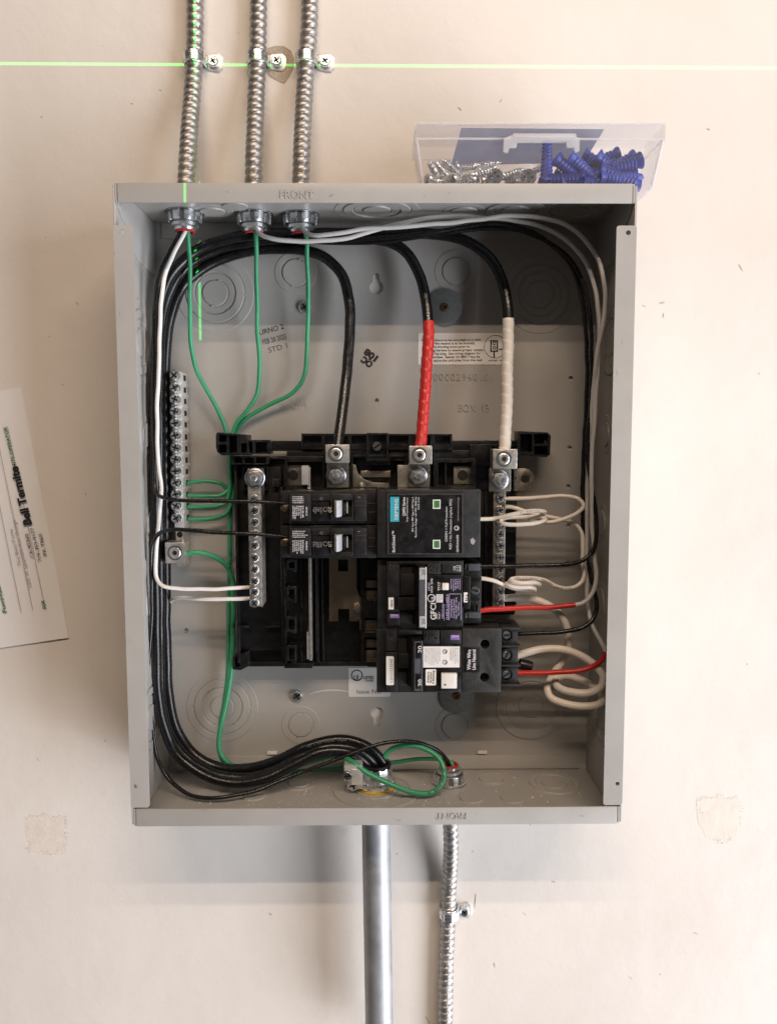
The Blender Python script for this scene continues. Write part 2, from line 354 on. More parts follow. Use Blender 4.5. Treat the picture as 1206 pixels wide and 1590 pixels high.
def screw_mesh(R, h, kind, m, seg=20):
    """machine screw head seen from the front, base at the origin, facing -Y, with a cut recess"""
    b = MB(); b.lathe((0, 0, 0), (0, -1, 0), [(R, 0), (R, h * .35), (R * .93, h * .7), (R * .78, h * .95), (R * .74, h)], seg)
    a, t = R * .60, R * .15
    if kind == 'cross': hole = [(-t, -a), (t, -a), (t, -t), (a, -t), (a, t), (t, t), (t, a), (-t, a), (-t, t), (-a, t), (-a, -t), (-t, -t)]
    elif kind == 'slot': hole = [(-R * .68, -t), (R * .68, -t), (R * .68, t), (-R * .68, t)]
    elif kind == 'hex': hole = circ(0, 0, R * .45, 6)
    elif kind == 'combo': hole = [(-t, -a), (t, -a), (t, -t), (R * .70, -t), (R * .70, t), (t, t), (t, a), (-t, a), (-t, t), (-R * .70, t), (-R * .70, -t), (-t, -t)]
    ca, sa = math.cos(.6), math.sin(.6); hole = [(x * ca - z * sa, x * sa + z * ca) for x, z in hole]
    b.plate(circ(0, 0, R * .745, seg), [hole], h * .35, h)
    n0 = len(b.f); b.lathe((0, 0, 0), (0, -1, 0), [(R * .745, h * .36), (0.0001, h * .36)], seg)
    me = b.mesh('screw_head', m); me.materials.append(M['hole'])  # recess floor is painted black to stand for its shade
    for p in me.polygons:
        c = p.center
        if abs(-c.y - h * .36) < 1e-6 and (c.x ** 2 + c.z ** 2) ** .5 < R * .745: p.material_index = 1
    return me
SCREW = {'bar': screw_mesh(.0036, .0030, 'combo', 'zinc'), 'ground': screw_mesh(.0045, .0040, 'combo', 'zinc'), 'pan': screw_mesh(.0052, .0030, 'cross', 'zinc'), 'strap': screw_mesh(.0043, .0038, 'cross', 'zinc'),
         'rust': screw_mesh(.0034, .0016, 'cross', 'rust'), 'slot': screw_mesh(.0038, .0022, 'slot', 'steel_dk'), 'lug': screw_mesh(.0046, .0008, 'hex', 'alu'),
         'mount': screw_mesh(.0042, .0022, 'slot', 'steel_dk')}
def screw(kind, px, py, d, parent, name='screw', ry=0, label=None):
    if kind == 'lug':
        rg = MB(); rg.lathe(P(px, py, d), (0, -1, 0), [(.0060, .0), (.0058, .0003), (.0044, .0003)], 24); part('screw_recess', rg, 'steel_dk', parent)
    return link(name, SCREW[kind], parent, P(px, py, d), (0, ry, 0), label=label)
def nut(px, py, d, parent, m='zinc', rw=.0078, rn=.0062):
    c = P(px, py, d); b = MB(); b.lathe(c, (0, -1, 0), [(rw, 0), (rw, .0010), (rw * .9, .0016), (rn * .9, .0018)], 28); wsh = part('washer', b, 'steel_dk' if m == 'zinc' else m, parent)
    b = MB(); b.plate([(c.x + x, c.z + z) for x, z in circ(0, 0, rn, 6, .2)], [], -c.y + .001, -c.y + .0055); n_ = part('hex_nut', b, 'zinc', parent, .0004)
    b = MB(); b.lathe(c, (0, -1, 0), [(.0026, .004), (.0026, .0078), (.0020, .0084), (.0001, .0084)], 16); part('stud', b, 'zinc', parent)

# ================================================================== SETTING: the wall
b = MB(); b.box(-2.2, 2.2, -.02, 0, -1.6, 1.9)
wall = link('wall', b.mesh('wall', 'wall'), None, (0, 0, 0)); wall['kind'] = 'structure'
def blob(name, pts, m, d=.0005, lo=-.0005):
    b = MB(); b.pplate(pts, [], d, lo); return part(name, b, m, wall)
blob('bare_patch', [(416, 74), (428, 70), (441, 71), (452, 78), (457, 90), (456, 104), (449, 118), (441, 129), (431, 125), (420, 119), (414, 110), (416, 96)], 'plaster', .0004)
blob('tape_residue', [(40, 1266), (60, 1262), (88, 1265), (106, 1268), (107, 1296), (103, 1326), (72, 1329), (40, 1325), (38, 1300)], 'residue', .0001)
blob('spackle_patch', [(1082, 1240), (1100, 1234), (1128, 1232), (1147, 1236), (1155, 1262), (1148, 1288), (1134, 1308), (1118, 1312), (1096, 1300), (1084, 1278), (1080, 1258)], 'spackle', .00015)
blob('tape_residue', [(531, 1288), (540, 1288), (539, 1296), (534, 1300), (531, 1296)], 'residue', .0001)
rs = random.Random(3)
for x, y, l, a in ((738, 1400, 22, 95), (1150, 415, 12, 60), (1028, 470, 9, 170), (1000, 475, 6, 20), (664, 1585, 14, 60), (1030, 490, 7, 100), (714, 168, 7, 40), (778, 156, 6, 120), (133, 767, 5, 70), (97, 597, 4, 20), (1080, 1450, 8, 20), (768, 1500, 7, 80), (1100, 200, 6, 20), (980, 1520, 6, 40), (420, 1420, 5, 30), (60, 1180, 5, 50), (120, 470, 5, 60), (205, 160, 4, 10), (248, 139, 4, 10), (370, 50, 4, 60), (815, 1420, 8, 40), (860, 1370, 5, 10)):
    n = 6; pts = []; ca, sa = math.cos(R_(a)), math.sin(R_(a)); th = rs.uniform(.5, 1.1)
    for i in range(n): pts.append((l * (i / (n - 1) - .5), th * (.3 + rs.random()) * (1 if 0 < i < n - 1 else .2)))
    pts += [(u, -v * rs.uniform(.4, 1)) for u, v in reversed(pts)]
    blob('scuff_mark', [(x + u * ca - v * sa, y + u * sa + v * ca) for u, v in pts], 'scuff', .0004)

# ================================================================== ELECTRICAL BOX
W2, H2, DB = .181, .230, .0984
TB = .003                                       # front of the back sheet
box = thing('electrical_box', 'open grey steel electrical panel box on the cream wall', 'panel box', (0, 0, -H2))
def holes_c(L, r): return [[((q := P(x, y, TB)).x + dx, q.z + dz) for dx, dz in circ(0, 0, r, 14)] for x, y in L]
def keyhole(px, py, up):
    q = P(px, py, TB); s = 1 if up else -1; r, t, l = .0056, .0026, .0115
    pts = [(r * math.sin(a), -s * r * math.cos(a)) for a in [R_(x) for x in range(-150, 151, 15)]]
    cap = [(t * math.cos(R_(x)), s * (l - t) + s * t * math.sin(R_(x))) for x in range(0, 181, 30)]
    return [(q.x + x, q.z + z) for x, z in pts + cap]
small = [(585, 622), (886, 587), (884, 695), (882, 755), (882, 816), (880, 874), (289, 979)]
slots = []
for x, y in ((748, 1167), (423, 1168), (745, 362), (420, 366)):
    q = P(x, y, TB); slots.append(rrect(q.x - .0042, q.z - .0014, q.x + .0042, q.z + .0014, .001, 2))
b = MB(); b.plate([(-W2 + .0015, -H2 + .0015), (W2 - .0015, -H2 + .0015), (W2 - .0015, H2 - .0015), (-W2 + .0015, H2 - .0015)],
                  [keyhole(584, 446, True), keyhole(585, 1108, False)] + holes_c(small, .0019), .0004, TB)
back = part('back_panel', b, 'grey', box)
b = MB(); b.box(-W2 + .0016, W2 - .0016, 0.0004, DB - .0006, H2 - .0015, H2); top = part('top_panel', b, 'grey', box, .0003)
b = MB(); b.box(-W2 + .0016, W2 - .0016, 0.0004, DB - .0006, -H2, -H2 + .0015); bot = part('bottom_panel', b, 'grey', box, .0003)
Xl0, Xl1, Zl0, Zl1 = rect(181, 284, 985, 313, DB)
b = MB(); b.box(-W2 + .0034, W2 - .0034, DB - .0015, DB + .0003, H2 - .0132, H2 + .0002); part('top_lip', b, 'grey', box, .0007)
b = MB(); b.box(-W2 + .0034, W2 - .0034, DB - .0015, DB + .0003, -H2 - .0002, -H2 + .0132); part('bottom_lip', b, 'grey', box, .0007)
for s in (-1, 1):
    x0, x1 = sorted((s * W2, s * (W2 - .0015)))
    b = MB(); b.box(x0, x1, 0.0004, DB - .0003, -H2 + .0012, H2 - .0012); sp = part('side_panel', b, 'grey', box, .0004)
    zt, zb = P(190, 349, DB).z, P(215, 1254, DB).z
    fx0, fx1 = (-W2, -W2 + .0134) if s < 0 else (W2 - .0140, W2)
    hx = s * (W2 - .0058)
    hl = [[(hx + x, zt - .0048 + z) for x, z in circ(0, 0, .0017, 14)], [(hx + s * .002 + x, P(210, 1221, DB).z + z) for x, z in circ(0, 0, .0015, 14)]]
    b = MB(); b.plate(rrect(fx0, zb, fx1, zt, .0018, 4), hl, DB - .0013, DB + .0004); part('side_flange', b, 'grey', box)
    # folded seam edges at the four front corners
    for zz in (1, -1):
        b = MB(); b.box(*sorted((s * (W2 - .0016), s * (W2 - .0030))), DB - .012, DB - .0002, *sorted((zz * (H2 - .0130), zz * (H2 - .001)))); part('corner_seam', b, 'grey', box, .0003)
        # end panel tab lying against the inside of the side panel, with its S-shaped edge
        xi = s * (W2 - .0015); o = xi - s * .0011
        yz = [(.0955, .2165), (.086, .209), (.080, .2085), (.074, .2040), (.064, .1945), (.050, .188), (.0045, .186), (.0045, .2284), (.0955, .2284)]
        poly = [(y, z * zz) for y, z in yz]
        b = MB(); b.plate(poly, [], 0, .0010, mp=lambda u, v, w_, o=o, s=s: (o + s * .0011 - s * w_, -u, v)); part('corner_tab', b, 'grey', box, .0003)
        c = MB(); c.lathe((xi - s * .001, -.089, zz * (.2165)), (-s, 0, 0), [(.0024, 0), (.0022, .0006), (.0001, .0010)], 14); part('rivet_dimple', c, 'grey', box)
# end-panel flanges spot-welded on the back sheet
for (pa, pb) in ((P(600, 345, TB).z, P(600, 371, TB).z), (P(600, 1173, TB).z, P(600, 1194, TB).z)):
    z1, z0 = min(pa, H2 - .0016), max(pb, -H2 + .0016)
    hl = []
    b = MB(); b.plate([(-W2 + .008, z0), (W2 - .008, z0), (W2 - .008, z1), (-W2 + .008, z1)], hl, TB, TB + .0012); part('end_flange', b, 'grey', box, .0003)
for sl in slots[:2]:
    b = MB(); b.plate(sl, [], TB + .0010, TB + .0026); part('lit_slot_block', b, 'sticker', box, .0004)  # raised pale block, coloured like a slot with lit wall behind it
# knockouts: concentric rings with nicks
def knockout(c, axis, radii, parent, h=.0011, seg=36, nicks=True, flip=0):
    """c: place on the sheet; axis: unit normal pointing into the box"""
    c = Vector(c); ax = Vector(axis); g = .00045; prev = 0; root = None
    u = ax.orthogonal().normalized(); v = ax.cross(u)
    for i, r in enumerate(radii):
        hh = h * (1.0 if (i + flip) % 2 == 0 else .35); b = MB()
        if i == 0: b.lathe(c, ax, [(r - g, 0), (r - g - .0004, hh), (.0002, hh)], seg)
        else: b.lathe(c, ax, [(r - g, 0), (r - g - .0004, hh), (prev + g + .0004, hh), (prev + g, 0)], seg)
        if nicks and (i < len(radii) - 1 or len(radii) == 1):
            for k in range(2):
                a = .5 + i * .9 + k * math.pi; q = c + u * (r * math.cos(a)) + v * (r * math.sin(a)); b.lathe(q, ax, [(.0011, 0), (.0009, .0006), (.0003, .0008)], 8)
        if root is None: root = part('knockout', b, 'grey', parent)
        else: part('knockout_ring', b, 'grey', root)
        prev = r
    return root
mb_ = mpp(600, 700, TB)
for x, y, rr in ((334, 455, (20, 31, 45, 60)), (459, 423, (21, 33)), (707, 421, (21, 33)), (838, 457, (21, 33, 45, 60)),
                 (345, 1098, (19, 32, 45, 58)), (467, 1126, (20, 32)), (705, 1127, (21, 32)), (823, 1096, (20, 40, 56))):
    knockout(P(x, y, TB), (0, -1, 0), [r * mb_ for r in rr], box)
zc, zf = H2 - .0015, -H2 + .0015
for x, y, rr in ((330, 327, (10, 16)), (585, 325, (11, 18, 26, 33)), (720, 327, (11, 17)), (800, 325, (11, 17, 23)), (365, 319, (10,)), (890, 325, (11, 18, 26))):
    q = PZ(x, y, zc); knockout(q, (0, 0, -1), [r * .001 for r in rr], box, nicks=False)
for x, y, rr in ((465, 1216, (10, 15)), (322, 1234, (10,)), (395, 1236, (10,)), (585, 1226, (18, 26, 36)), (762, 1210, (10.5, 13)), (860, 1217, (11, 15, 21)), (732, 1240, (10,)), (796, 1240, (10,)), (697, 1213, (16,))):
    q = PZ(x, y, zf); q.y = max(q.y, -.092 + rr[-1] * .001) if rr[-1] < 30 else q.y; q.y = min(q.y, -.006 - rr[-1] * .001); knockout(q, (0, 0, 1), [r * .001 for r in rr], box, nicks=False)
for s in (-1, 1):
    for z, y, rr in ((.128, -.049, (11, 18, 25, 33)), (.058, -.040, (10, 16)), (.020, -.062, (11,)), (-.012, -.034, (11, 16)), (-.045, -.062, (11,)), (-.075, -.036, (11, 16)), (-.105, -.062, (11,)), (-.165, -.049, (11, 18, 25, 32)), (.079, -.078, (9,))):
        knockout((s * (W2 - .0015), y, z), (-s, 0, 0), [r * .001 for r in rr], box, nicks=True)
# raised lettering of the sheet metal
text('FRONT', 461, 297, 11, DB + .0009, box, 'grey', 0, 52, .006, .0007, 'raised_lettering')
text('FRONT', 701, 1272.5, 9.5, DB + .0009, box, 'grey', 180, 47, .006, .0007, 'raised_lettering')
text('LINE', 453, 618, 12, TB + .0004, box, 'grey', 0, 43, -.018, .0005, 'raised_lettering')
text('LINE', 455, 637, 12, TB + .0004, box, 'grey', 180, 43, -.018, .0005, 'raised_lettering')
text('00002940101', 719, 580, 11, TB + .0007, box, 'grey', 0, 91, -.012, .0008, 'raised_lettering', 1.2)
text('BOX  18', 735, 628, 12, TB + .0007, box, 'grey', 0, 47, -.012, .0008, 'raised_lettering')
text('TURNO 2', 417, 509, 7.5, TB + .0002, box, 'stamp_ink', 15, 46, .01, 0, 'stamped_ink')
text('FEB 20 2025', 425, 523, 8, TB + .0002, box, 'stamp_ink', 14, 38, .0, 0, 'stamped_ink')
text('STD 1', 430, 536.5, 8, TB + .0002, box, 'stamp_ink', 15, 30, -.005, 0, 'stamped_ink')
text('QC', 567, 565.5, 9.5, TB + .0002, box, 'ink', 143, 19, .07, 0, 'stamped_ink')
text('108', 573, 554.5, 9.5, TB + .0002, box, 'ink', 143, 23, .07, 0, 'stamped_ink')
# wear: a pale rub mark and small scratches in the enamel
def streak(pts, th, m, parent, d, name='scratch'):
    top_, bot_ = [], []
    for i, (x, y) in enumerate(pts):
        k = th * (.25 + .75 * math.sin(math.pi * (i + .3) / (len(pts) - .4))); top_.append((x, y - k / 2)); bot_.append((x, y + k / 2))
    b = MB(); b.pplate(top_ + bot_[::-1], [], d, d - .0002); return part(name, b, m, parent)
streak([(480, 1078), (490, 1075), (500, 1073), (512, 1072), (524, 1072), (534, 1073), (543, 1075)], 2.2, 'white_ink', box, TB + .0002)
rs = random.Random(11)
for i in range(34):
    if i < 12: x, y = rs.uniform(215, 955), rs.choice((rs.uniform(286, 309), rs.uniform(1259, 1282)))
    elif i < 22: x, y = rs.choice((rs.uniform(179, 200) + 8 * rs.random(), rs.uniform(950, 965))), rs.uniform(380, 1200)
    else: x, y = rs.uniform(420, 880), rs.uniform(400, 660)
    if 12 <= i < 22: x += (y - 800) * .028 * (1 if x < 500 else -1) - (0 if x > 500 else -2)
    dd = DB + .0006 if i < 22 else TB + .0002; l = rs.uniform(2, 9 if i < 22 else 6); a = rs.uniform(-.5, .5) + (1.57 if 12 <= i < 22 else 0)
    streak([(x + l * math.cos(a) * k, y + l * math.sin(a) * k) for k in (0, .35, .7, 1)], .7, rs.choice(('grey_print', 'residue', 'grey_ink')), box, dd)
# plaster crumbs and drilling dust on the floor of the box
db_ = MB(); rs = random.Random(5)
for i in range(520):
    if i < 300: x, y = rs.gauss(-.02, .085), -abs(rs.gauss(.055, .022))
    else: x, y = rs.uniform(-.165, .165), -rs.uniform(.006, .092)
    if abs(x) > .17 or not .006 < -y < .094: continue
    r = rs.choice((.00025, .0003, .0004, .0007)) * rs.uniform(.6, 1.2); a = rs.uniform(0, 6)
    db_.add([(x + r * math.cos(a + k * 2.1), y + r * math.sin(a + k * 2.1), zf + .0002) for k in range(3)] + [(x, y, zf + .0002 + r * 1.1)], [(0, 1, 3), (1, 2, 3), (2, 0, 3)])
dust = link('plaster_dust', db_.mesh('plaster_dust', 'white_tape'), None, (0, 0, 0)); tag(dust, 'pale plaster crumbs scattered on the floor of the box', 'dust', kind='stuff')
# stickers
st = thing('instruction_sticker', 'white instruction sticker on back panel between the red and white taped cables', 'sticker', P(649, 567, TB))
X0, X1, Z0, Z1 = rect(649, 517, 797, 566, TB)
b = MB(); b.plate(rrect(X0, Z0, X1, Z1, .0015), [], TB + .0001, TB + .0004); part('backing', b, 'sticker', st)
for i, l in enumerate(('If this device is to be mounted on a solid', 'wall and the neutral is to be bonded,', 'tighten the bonding screw prior to', 'mounting the box to ensure proper contact', 'with the lug tang.  See wiring diagram for', 'proper torque.  Spacer kit SMK1 may be', 'used to space the unit away from the wall.')):
    wd = (91, 82, 74, 96, 91, 90, 94)[i]; text(l, 655 + wd / 2, 526 + i * 5.25, 3.5, TB + .0006, st, 'ink', .6, wd, .012, 0)
b = MB(); c = P(769, 538, TB + .0006); r = 17.5 * mb_; b.plate([(c.x + x, c.z + z) for x, z in circ(0, 0, r, 40)], [[(c.x + x, c.z + z) for x, z in circ(0, 0, r - .0004, 40)]], TB + .0004, TB + .0006)
for a in ((761, 528, 771, 530), (761, 528, 763, 546), (771, 528, 773, 546), (761, 544, 773, 546), (766, 546, 768, 555), (775, 541, 780, 543)): b.pbox(*a, TB + .0006, TB + .0004)
for x, y in ((767, 533), (767, 540)):
    q = P(x, y, TB); b.plate([(q.x + u, q.z + v) for u, v in circ(0, 0, .0015, 14)], [[(q.x + u, q.z + v) for u, v in circ(0, 0, .0008, 14)]], TB + .0004, TB + .0006)
part('diagram', b, 'ink', st); text('474X081  Rev.', 770, 558.5, 2.4, TB + .0006, st, 'ink', 0, 24, .01, 0)
st = thing('listing_sticker', 'white listed mark sticker with issue number below the black bus base', 'sticker', P(541, 1082, TB))
X0, X1, Z0, Z1 = rect(541, 1037, 606, 1082, TB)
b = MB(); b.plate(rrect(X0, Z0, X1, Z1, .001), [], TB + .0001, TB + .0004); part('backing', b, 'sticker', st)
c = P(554, 1049, TB + .0006); b = MB(); b.plate([(c.x + x, c.z + z) for x, z in circ(0, 0, 9.3 * mb_, 32)], [[(c.x + x, c.z + z) for x, z in circ(0, 0, 7.7 * mb_, 32)]], TB + .0004, TB + .0006); part('listing_ring', b, 'ink', st)
text('UL', 554, 1049, 8, TB + .0006, st, 'ink', 0, 9.5, .012, 0); text('LISTED', 572.5, 1050.5, 4.5, TB + .0006, st, 'ink', 0, 16, .025, 0)
text('E10783', 574, 1056, 3, TB + .0006, st, 'ink', 0, 12, .02, 0); text('Issue No.', 573, 1071, 7, TB + .0006, st, 'ink', 0, 38, -.005, 0)
# washers and screws on the back sheet
for i, (x, y, lb) in enumerate(((690, 477, 'large round steel washer with dark screw beside the red taped cable'), (709, 1081, 'large steel washer with dark screw below the lowest breaker'))):
    t = thing('fender_washer', lb, 'washer', P(x, y, TB), 'mounting washers on the back panel'); c = P(x, y, TB)
    b = MB(); b.plate([(c.x + u, c.z + v) for u, v in circ(0, 0, .0148, 48)], [], TB + .0005, TB + .0020); part('disc', b, 'washer', t, .0004)
    screw('rust', x, y, TB + .0021, t, label='dark bronze cross-head screw')
for x, y, lb in ((473, 477, 'zinc pan-head screw behind the third green wire near the top'), (461, 1080, 'zinc pan-head screw below the black bus base')):
    t = link('panel_screw', SCREW['pan'], None, P(x, y, TB + .0002)); tag(t, lb, 'screw', 'pan-head screws on the back panel')

# ================================================================== CONDUITS AND STRAPS
def armor_rf(r, a, pitch, hand=1):
    def f(L, th):
        ph = (L / pitch - hand * th / (2 * math.pi)) % 1
        return r - a + a * 2 * max(0, math.sin(math.pi * ph)) ** .55 - (a * .9 if ph < .06 else 0)
    return f
def connector(t, c, up, d_=1):
    """snap-in cable connector inside the box; c = centre on the sheet, up = direction into the box"""
    ax = Vector((0, 0, up))
    b = MB(); b.lathe(c, ax, [(.0150, 0), (.0150, .0008), (.0118, .0012), (.0114, .0080), (.0100, .0086)], 32); body = part('connector', b, 'steel_dk', t)
    for k in range(9):
        a = k * 2 * math.pi / 9 + .2; q = Vector(c) + ax * .0045 + Vector((math.cos(a), math.sin(a), 0)) * .0117; s = MB()
        u = Vector((-math.sin(a), math.cos(a), 0)); n = Vector((math.cos(a), math.sin(a), 0)); V = []
        for dz in (-.0032, .0032):
            for du, dn in ((-.0024, -.0006), (.0024, -.0006), (.0024, .0008 + (.0005 if dz * up < 0 else 0)), (-.0024, .0008 + (.0005 if dz * up < 0 else 0))): V.append(q + u * du + n * dn + Vector((0, 0, dz)))
        s.add(V, [(0, 1, 2, 3)[::-1], (4, 5, 6, 7), (0, 1, 5, 4), (1, 2, 6, 5), (2, 3, 7, 6), (3, 0, 4, 7)]); part('snap_tab', s, 'zinc', body, .0003)
    b = MB(); b.lathe(c, ax, [(.0095, .0082), (.0104, .0090), (.0104, .0112), (.0085, .0122), (.0082, .0140), (.0060, .0140)], 32); part('collar', b, 'zinc', body)
    b = MB(); b.lathe(c, ax, [(.0075, .0136), (.0076, .0150), (.0066, .0156), (.0056, .0150), (.0054, .0100)], 28); part('bushing', b, 'red_bush', t, label='red plastic anti-short bushing')
def armored(label, path, conn, up, r=.0061):
    pts = spline([P(*q) for q in path] , .0006); t = thing('armored_cable', label, 'conduit', pts[-1], 'armored cables entering the box')
    b = MB(); b.tube(pts, r, 28, armor_rf(r, .00075, .0060)); part('armor', b, 'armor', t, ang=80)
    e = pts[-1]; ax = Vector((0, 0, up))
    b = MB(); b.lathe(Vector((e.x, e.y, conn[2])), -ax, [(.0130, .0016), (.0130, .0032), (.0105, .0040), (.0100, .0085), (.0078, .0092)], 28); part('outer_collar', b, 'zinc', t)
    connector(t, (e.x, e.y, conn[2]), up); return t
for (x, yc, path, lb) in ((287, 329, [(303, -40, .0068), (303, 40, .0068), (302, 95, .0070), (299, 140, .0095), (294, 200, .022), (291, 250, .031)], 'leftmost armored cable above the box with a vertical laser line'),
                          (394, 332, [(402, -40, .0068), (401, 40, .0068), (400, 95, .0070), (398, 140, .0095), (396, 200, .020), (394, 250, .027)], 'middle armored cable above the box passing the bare plaster patch'),
                          (466, 333, [(481, -40, .0068), (480, 40, .0068), (476, 95, .0070), (473, 140, .0095), (470, 200, .020), (468, 250, .027)], 'rightmost of the three armored cables above the box')):
    c = PZ(x, yc, zc); L = [(a, y, d) for a, y, d in path]
    pts = spline([P(*q) for q in L] + [Vector((c.x, c.y, H2 + .004)), Vector((c.x, c.y, H2 + .0005))], .0006)
    t = thing('armored_cable', lb, 'conduit', (c.x, c.y, H2), 'armored cables entering the box')
    b = MB(); b.tube(pts, .0061, 28, armor_rf(.0061, .00075, .0060)); part('armor', b, 'armor', t, ang=80)
    connector(t, (c.x, c.y, zc), -1)
c4 = PZ(697, 1214, zf)
pts = spline([Vector((c4.x, c4.y, -H2 - .0005)), Vector((c4.x, c4.y, -H2 - .006)), P(700, 1310, .020), P(698, 1360, .0105), P(696, 1412, .0072), P(694, 1470, .0068), P(692, 1540, .0068), P(691, 1640, .0068)], .0006)
t = thing('armored_cable', 'armored cable running down below the box beside the smooth pipe', 'conduit', (c4.x, c4.y, -H2), 'armored cables entering the box')
b = MB(); b.tube(pts, .0058, 28, armor_rf(.0058, .00075, .0060)); part('armor', b, 'armor', t, ang=80)
connector(t, (c4.x, c4.y, zf), 1)
def strap(px, py, tx, ty, lb, r=.0068, sk='strap'):
    c = P(px, py, .0068); q = P(tx, ty, .0012); t = thing('conduit_strap', lb, 'strap', (c.x, 0, c.z), 'one-hole straps on the cables'); b = MB(); hw = .0048; n = 14; V = []; F = []
    prof = [(-r * 1.02, 0)] + [(-r * 1.05 * math.cos(R_(a)), .0066 + r * 1.05 * math.sin(R_(a))) for a in range(0, 166, 11)] + [(r * 1.12, .0035), (r * 1.25, .0014)]
    rows = [(-hw, 0, 0), (-hw * .72, 0, .0), (-hw * .62, 0, .0009), (hw * .62, 0, .0009), (hw * .72, 0, 0), (hw, 0, 0)]      # a pressed rib along the middle
    for (dz, _, lift) in rows:
        for (u, v) in prof:
            n_ = Vector((u, 0, v - .0066)).normalized() if v > .004 else Vector((0, 0, 0)); V.append((c.x + u + n_.x * lift, -(max(0, v) + n_.z * lift) - .0004, c.z + dz))
    m_ = len(prof)
    for i in range(len(rows) - 1):
        for k in range(m_ - 1): F.append((i * m_ + k, i * m_ + k + 1, (i + 1) * m_ + k + 1, (i + 1) * m_ + k))
    b.add(V, F); band = part('band', b, 'zinc', t); mo = band.modifiers.new('thickness', 'SOLIDIFY'); mo.thickness = .0009; mo.offset = 1
    w2 = .0069; x0 = c.x + r * 1.05; x1 = q.x + .0070; zq = q.z
    poly = [(x0, c.z - .0046), (x0 + .004, zq - w2 * .85), (x1 - .003, zq - w2), (x1, zq - w2 + .003), (x1, zq + w2 - .003), (x1 - .003, zq + w2), (x0 + .004, zq + w2 * .85), (x0, c.z + .0046)]
    b = MB(); b.plate(poly, [], .0003, .0016); part('tab', b, 'gbar', t, .0003)
    s = link('screw', SCREW[sk], t, (q.x, -.0016, q.z)); bb = MB(); bb.lathe((q.x, -.0016, q.z), (0, -1, 0), [(.0048, 0), (.0048, .0006), (.0040, .0008)], 20); part('washer_flange', bb, 'zinc', t)
    return t
strap(302, 91, 332, 97, 'zinc strap on the leftmost cable above the box')
strap(400, 91, 430, 96, 'zinc strap whose tab sits on the bare plaster patch')
strap(476, 91, 505, 97, 'zinc strap on the rightmost cable above the box')
strap(697, 1417, 720, 1414, 'zinc strap on the cable below the box')
# smooth pipe
cb = PZ(583, 1224, zf)
t = thing('steel_pipe', 'smooth galvanised steel pipe leaving the bottom of the box', 'pipe', (cb.x, cb.y, -H2))
q = P(589, 1600, -cb.y)
b = MB(); pts = [Vector((cb.x, cb.y, -H2 - .001)).lerp(Vector((q.x, cb.y + .004, q.z - .02)), k / 24) for k in range(25)]
b.tube(pts, .01165, 40); part('tube', b, 'galv', t)
b = MB(); b.lathe((cb.x, cb.y, -H2), (0, 0, -1), [(.0118, .0), (.0168, .0006), (.0168, .006), (.0142, .0075), (.0142, .0120), (.0122, .0130)], 36); part('fitting', b, 'galv', t)
# grounding bushing
t = thing('grounding_bushing', 'metal grounding bushing with side lug on the floor of the box', 'bushing', (cb.x, cb.y, zf))
b = MB(); b.lathe((cb.x, cb.y, zf), (0, 0, 1), [(.0158, 0), (.0158, .0022), (.0130, .0026)], 36); part('insulating_ring', b, 'yellow', t)
b = MB(); b.lathe((cb.x, cb.y, zf), (0, 0, 1), [(.0146, .0022), (.0150, .004), (.0150, .0062), (.0137, .0070), (.0137, .0165), (.0128, .0195), (.0112, .0205)], 12); body = part('ring_body', b, 'zinc', t, ang=25)
b = MB(); b.lathe((cb.x, cb.y, zf), (0, 0, 1), [(.0128, .0186), (.0126, .0212), (.0112, .0216), (.0098, .0205), (.0096, .008)], 28); part('throat_liner', b, 'plastic', t)
for k in range(6):
    a = -2.2 + k * 1.05; s = MB(); cx, cy = cb.x + .0142 * math.cos(a), cb.y + .0142 * math.sin(a); s.box(cx - .0017, cx + .0017, -cy - .0017, -cy + .0017, zf + .0035, zf + .0085); part('rib', s, 'zinc', body, .0004)
lx = P(551, 1197, .052); b = MB()
b.box(lx.x - .0085, lx.x + .006, .046, .058, lx.z - .0060, lx.z + .0068); lug = part('lug', b, 'gbar', t, .0008)
b = MB(); b.box(lx.x - .003, lx.x + .0065, .050, .0588, lx.z - .0092, lx.z + .0040); part('lug_jaw', b, 'gbar', t, .0012)
b = MB(); b.box(lx.x - .0065, lx.x + .008, .0440, .0500, zf + .004, lx.z - .004); part('lug_foot', b, 'zinc', t, .0008)
link('screw', SCREW['slot'], t, (lx.x - .0055, -.0581, lx.z - .001), (0, .4, 0)); link('screw', SCREW['pan'], t, (lx.x - .0015, -.0502, zf + .0085), (0, .3, 0))
# ================================================================== BUS BASE (black plastic)
base = thing('breaker_mounting_frame', 'black plastic frame holding the breakers in the middle of the box', 'breaker frame', P(480, 1036, TB))
def pb(name, px0, py0, px1, py1, df, db, m='plastic', parent=None, bev=.0005, label=None):
    b = MB(); b.pbox(px0, py0, px1, py1, df, db); return part(name, b, m, parent or base, bev, label)
def tray(name, outer, pockets, df, dmid, db, m='plastic', parent=None):
    """a moulded block whose front is a rim with pockets"""
    b = MB(); b.pplate(outer, pockets, df, dmid); b.pplate(outer, [], dmid - .0002, db); return part(name, b, m, parent or base, .0003)
R4 = lambda a, b_, c, d: [(a, b_), (c, b_), (c, d), (a, d)]
pb('floor_plate', 366, 712, 600, 1034, .016, .004); pb('floor_plate', 601, 700, 800, 955, .016, .004)
pb('left_channel', 369, 725, 438, 1010, .024, .0162)
pb('channel_rib', 366, 722, 370, 1030, .032, .0162); pb('channel_rib', 436, 757, 440, 1030, .034, .0162)
for y in (828, 972): pb('cross_rib', 371, y, 386, y + 3, .030, .0242)
pb('cross_rib', 412, 972, 435, 975, .030, .0242)
pb('bottom_edge', 386, 1028, 600, 1035, .022, .0162)
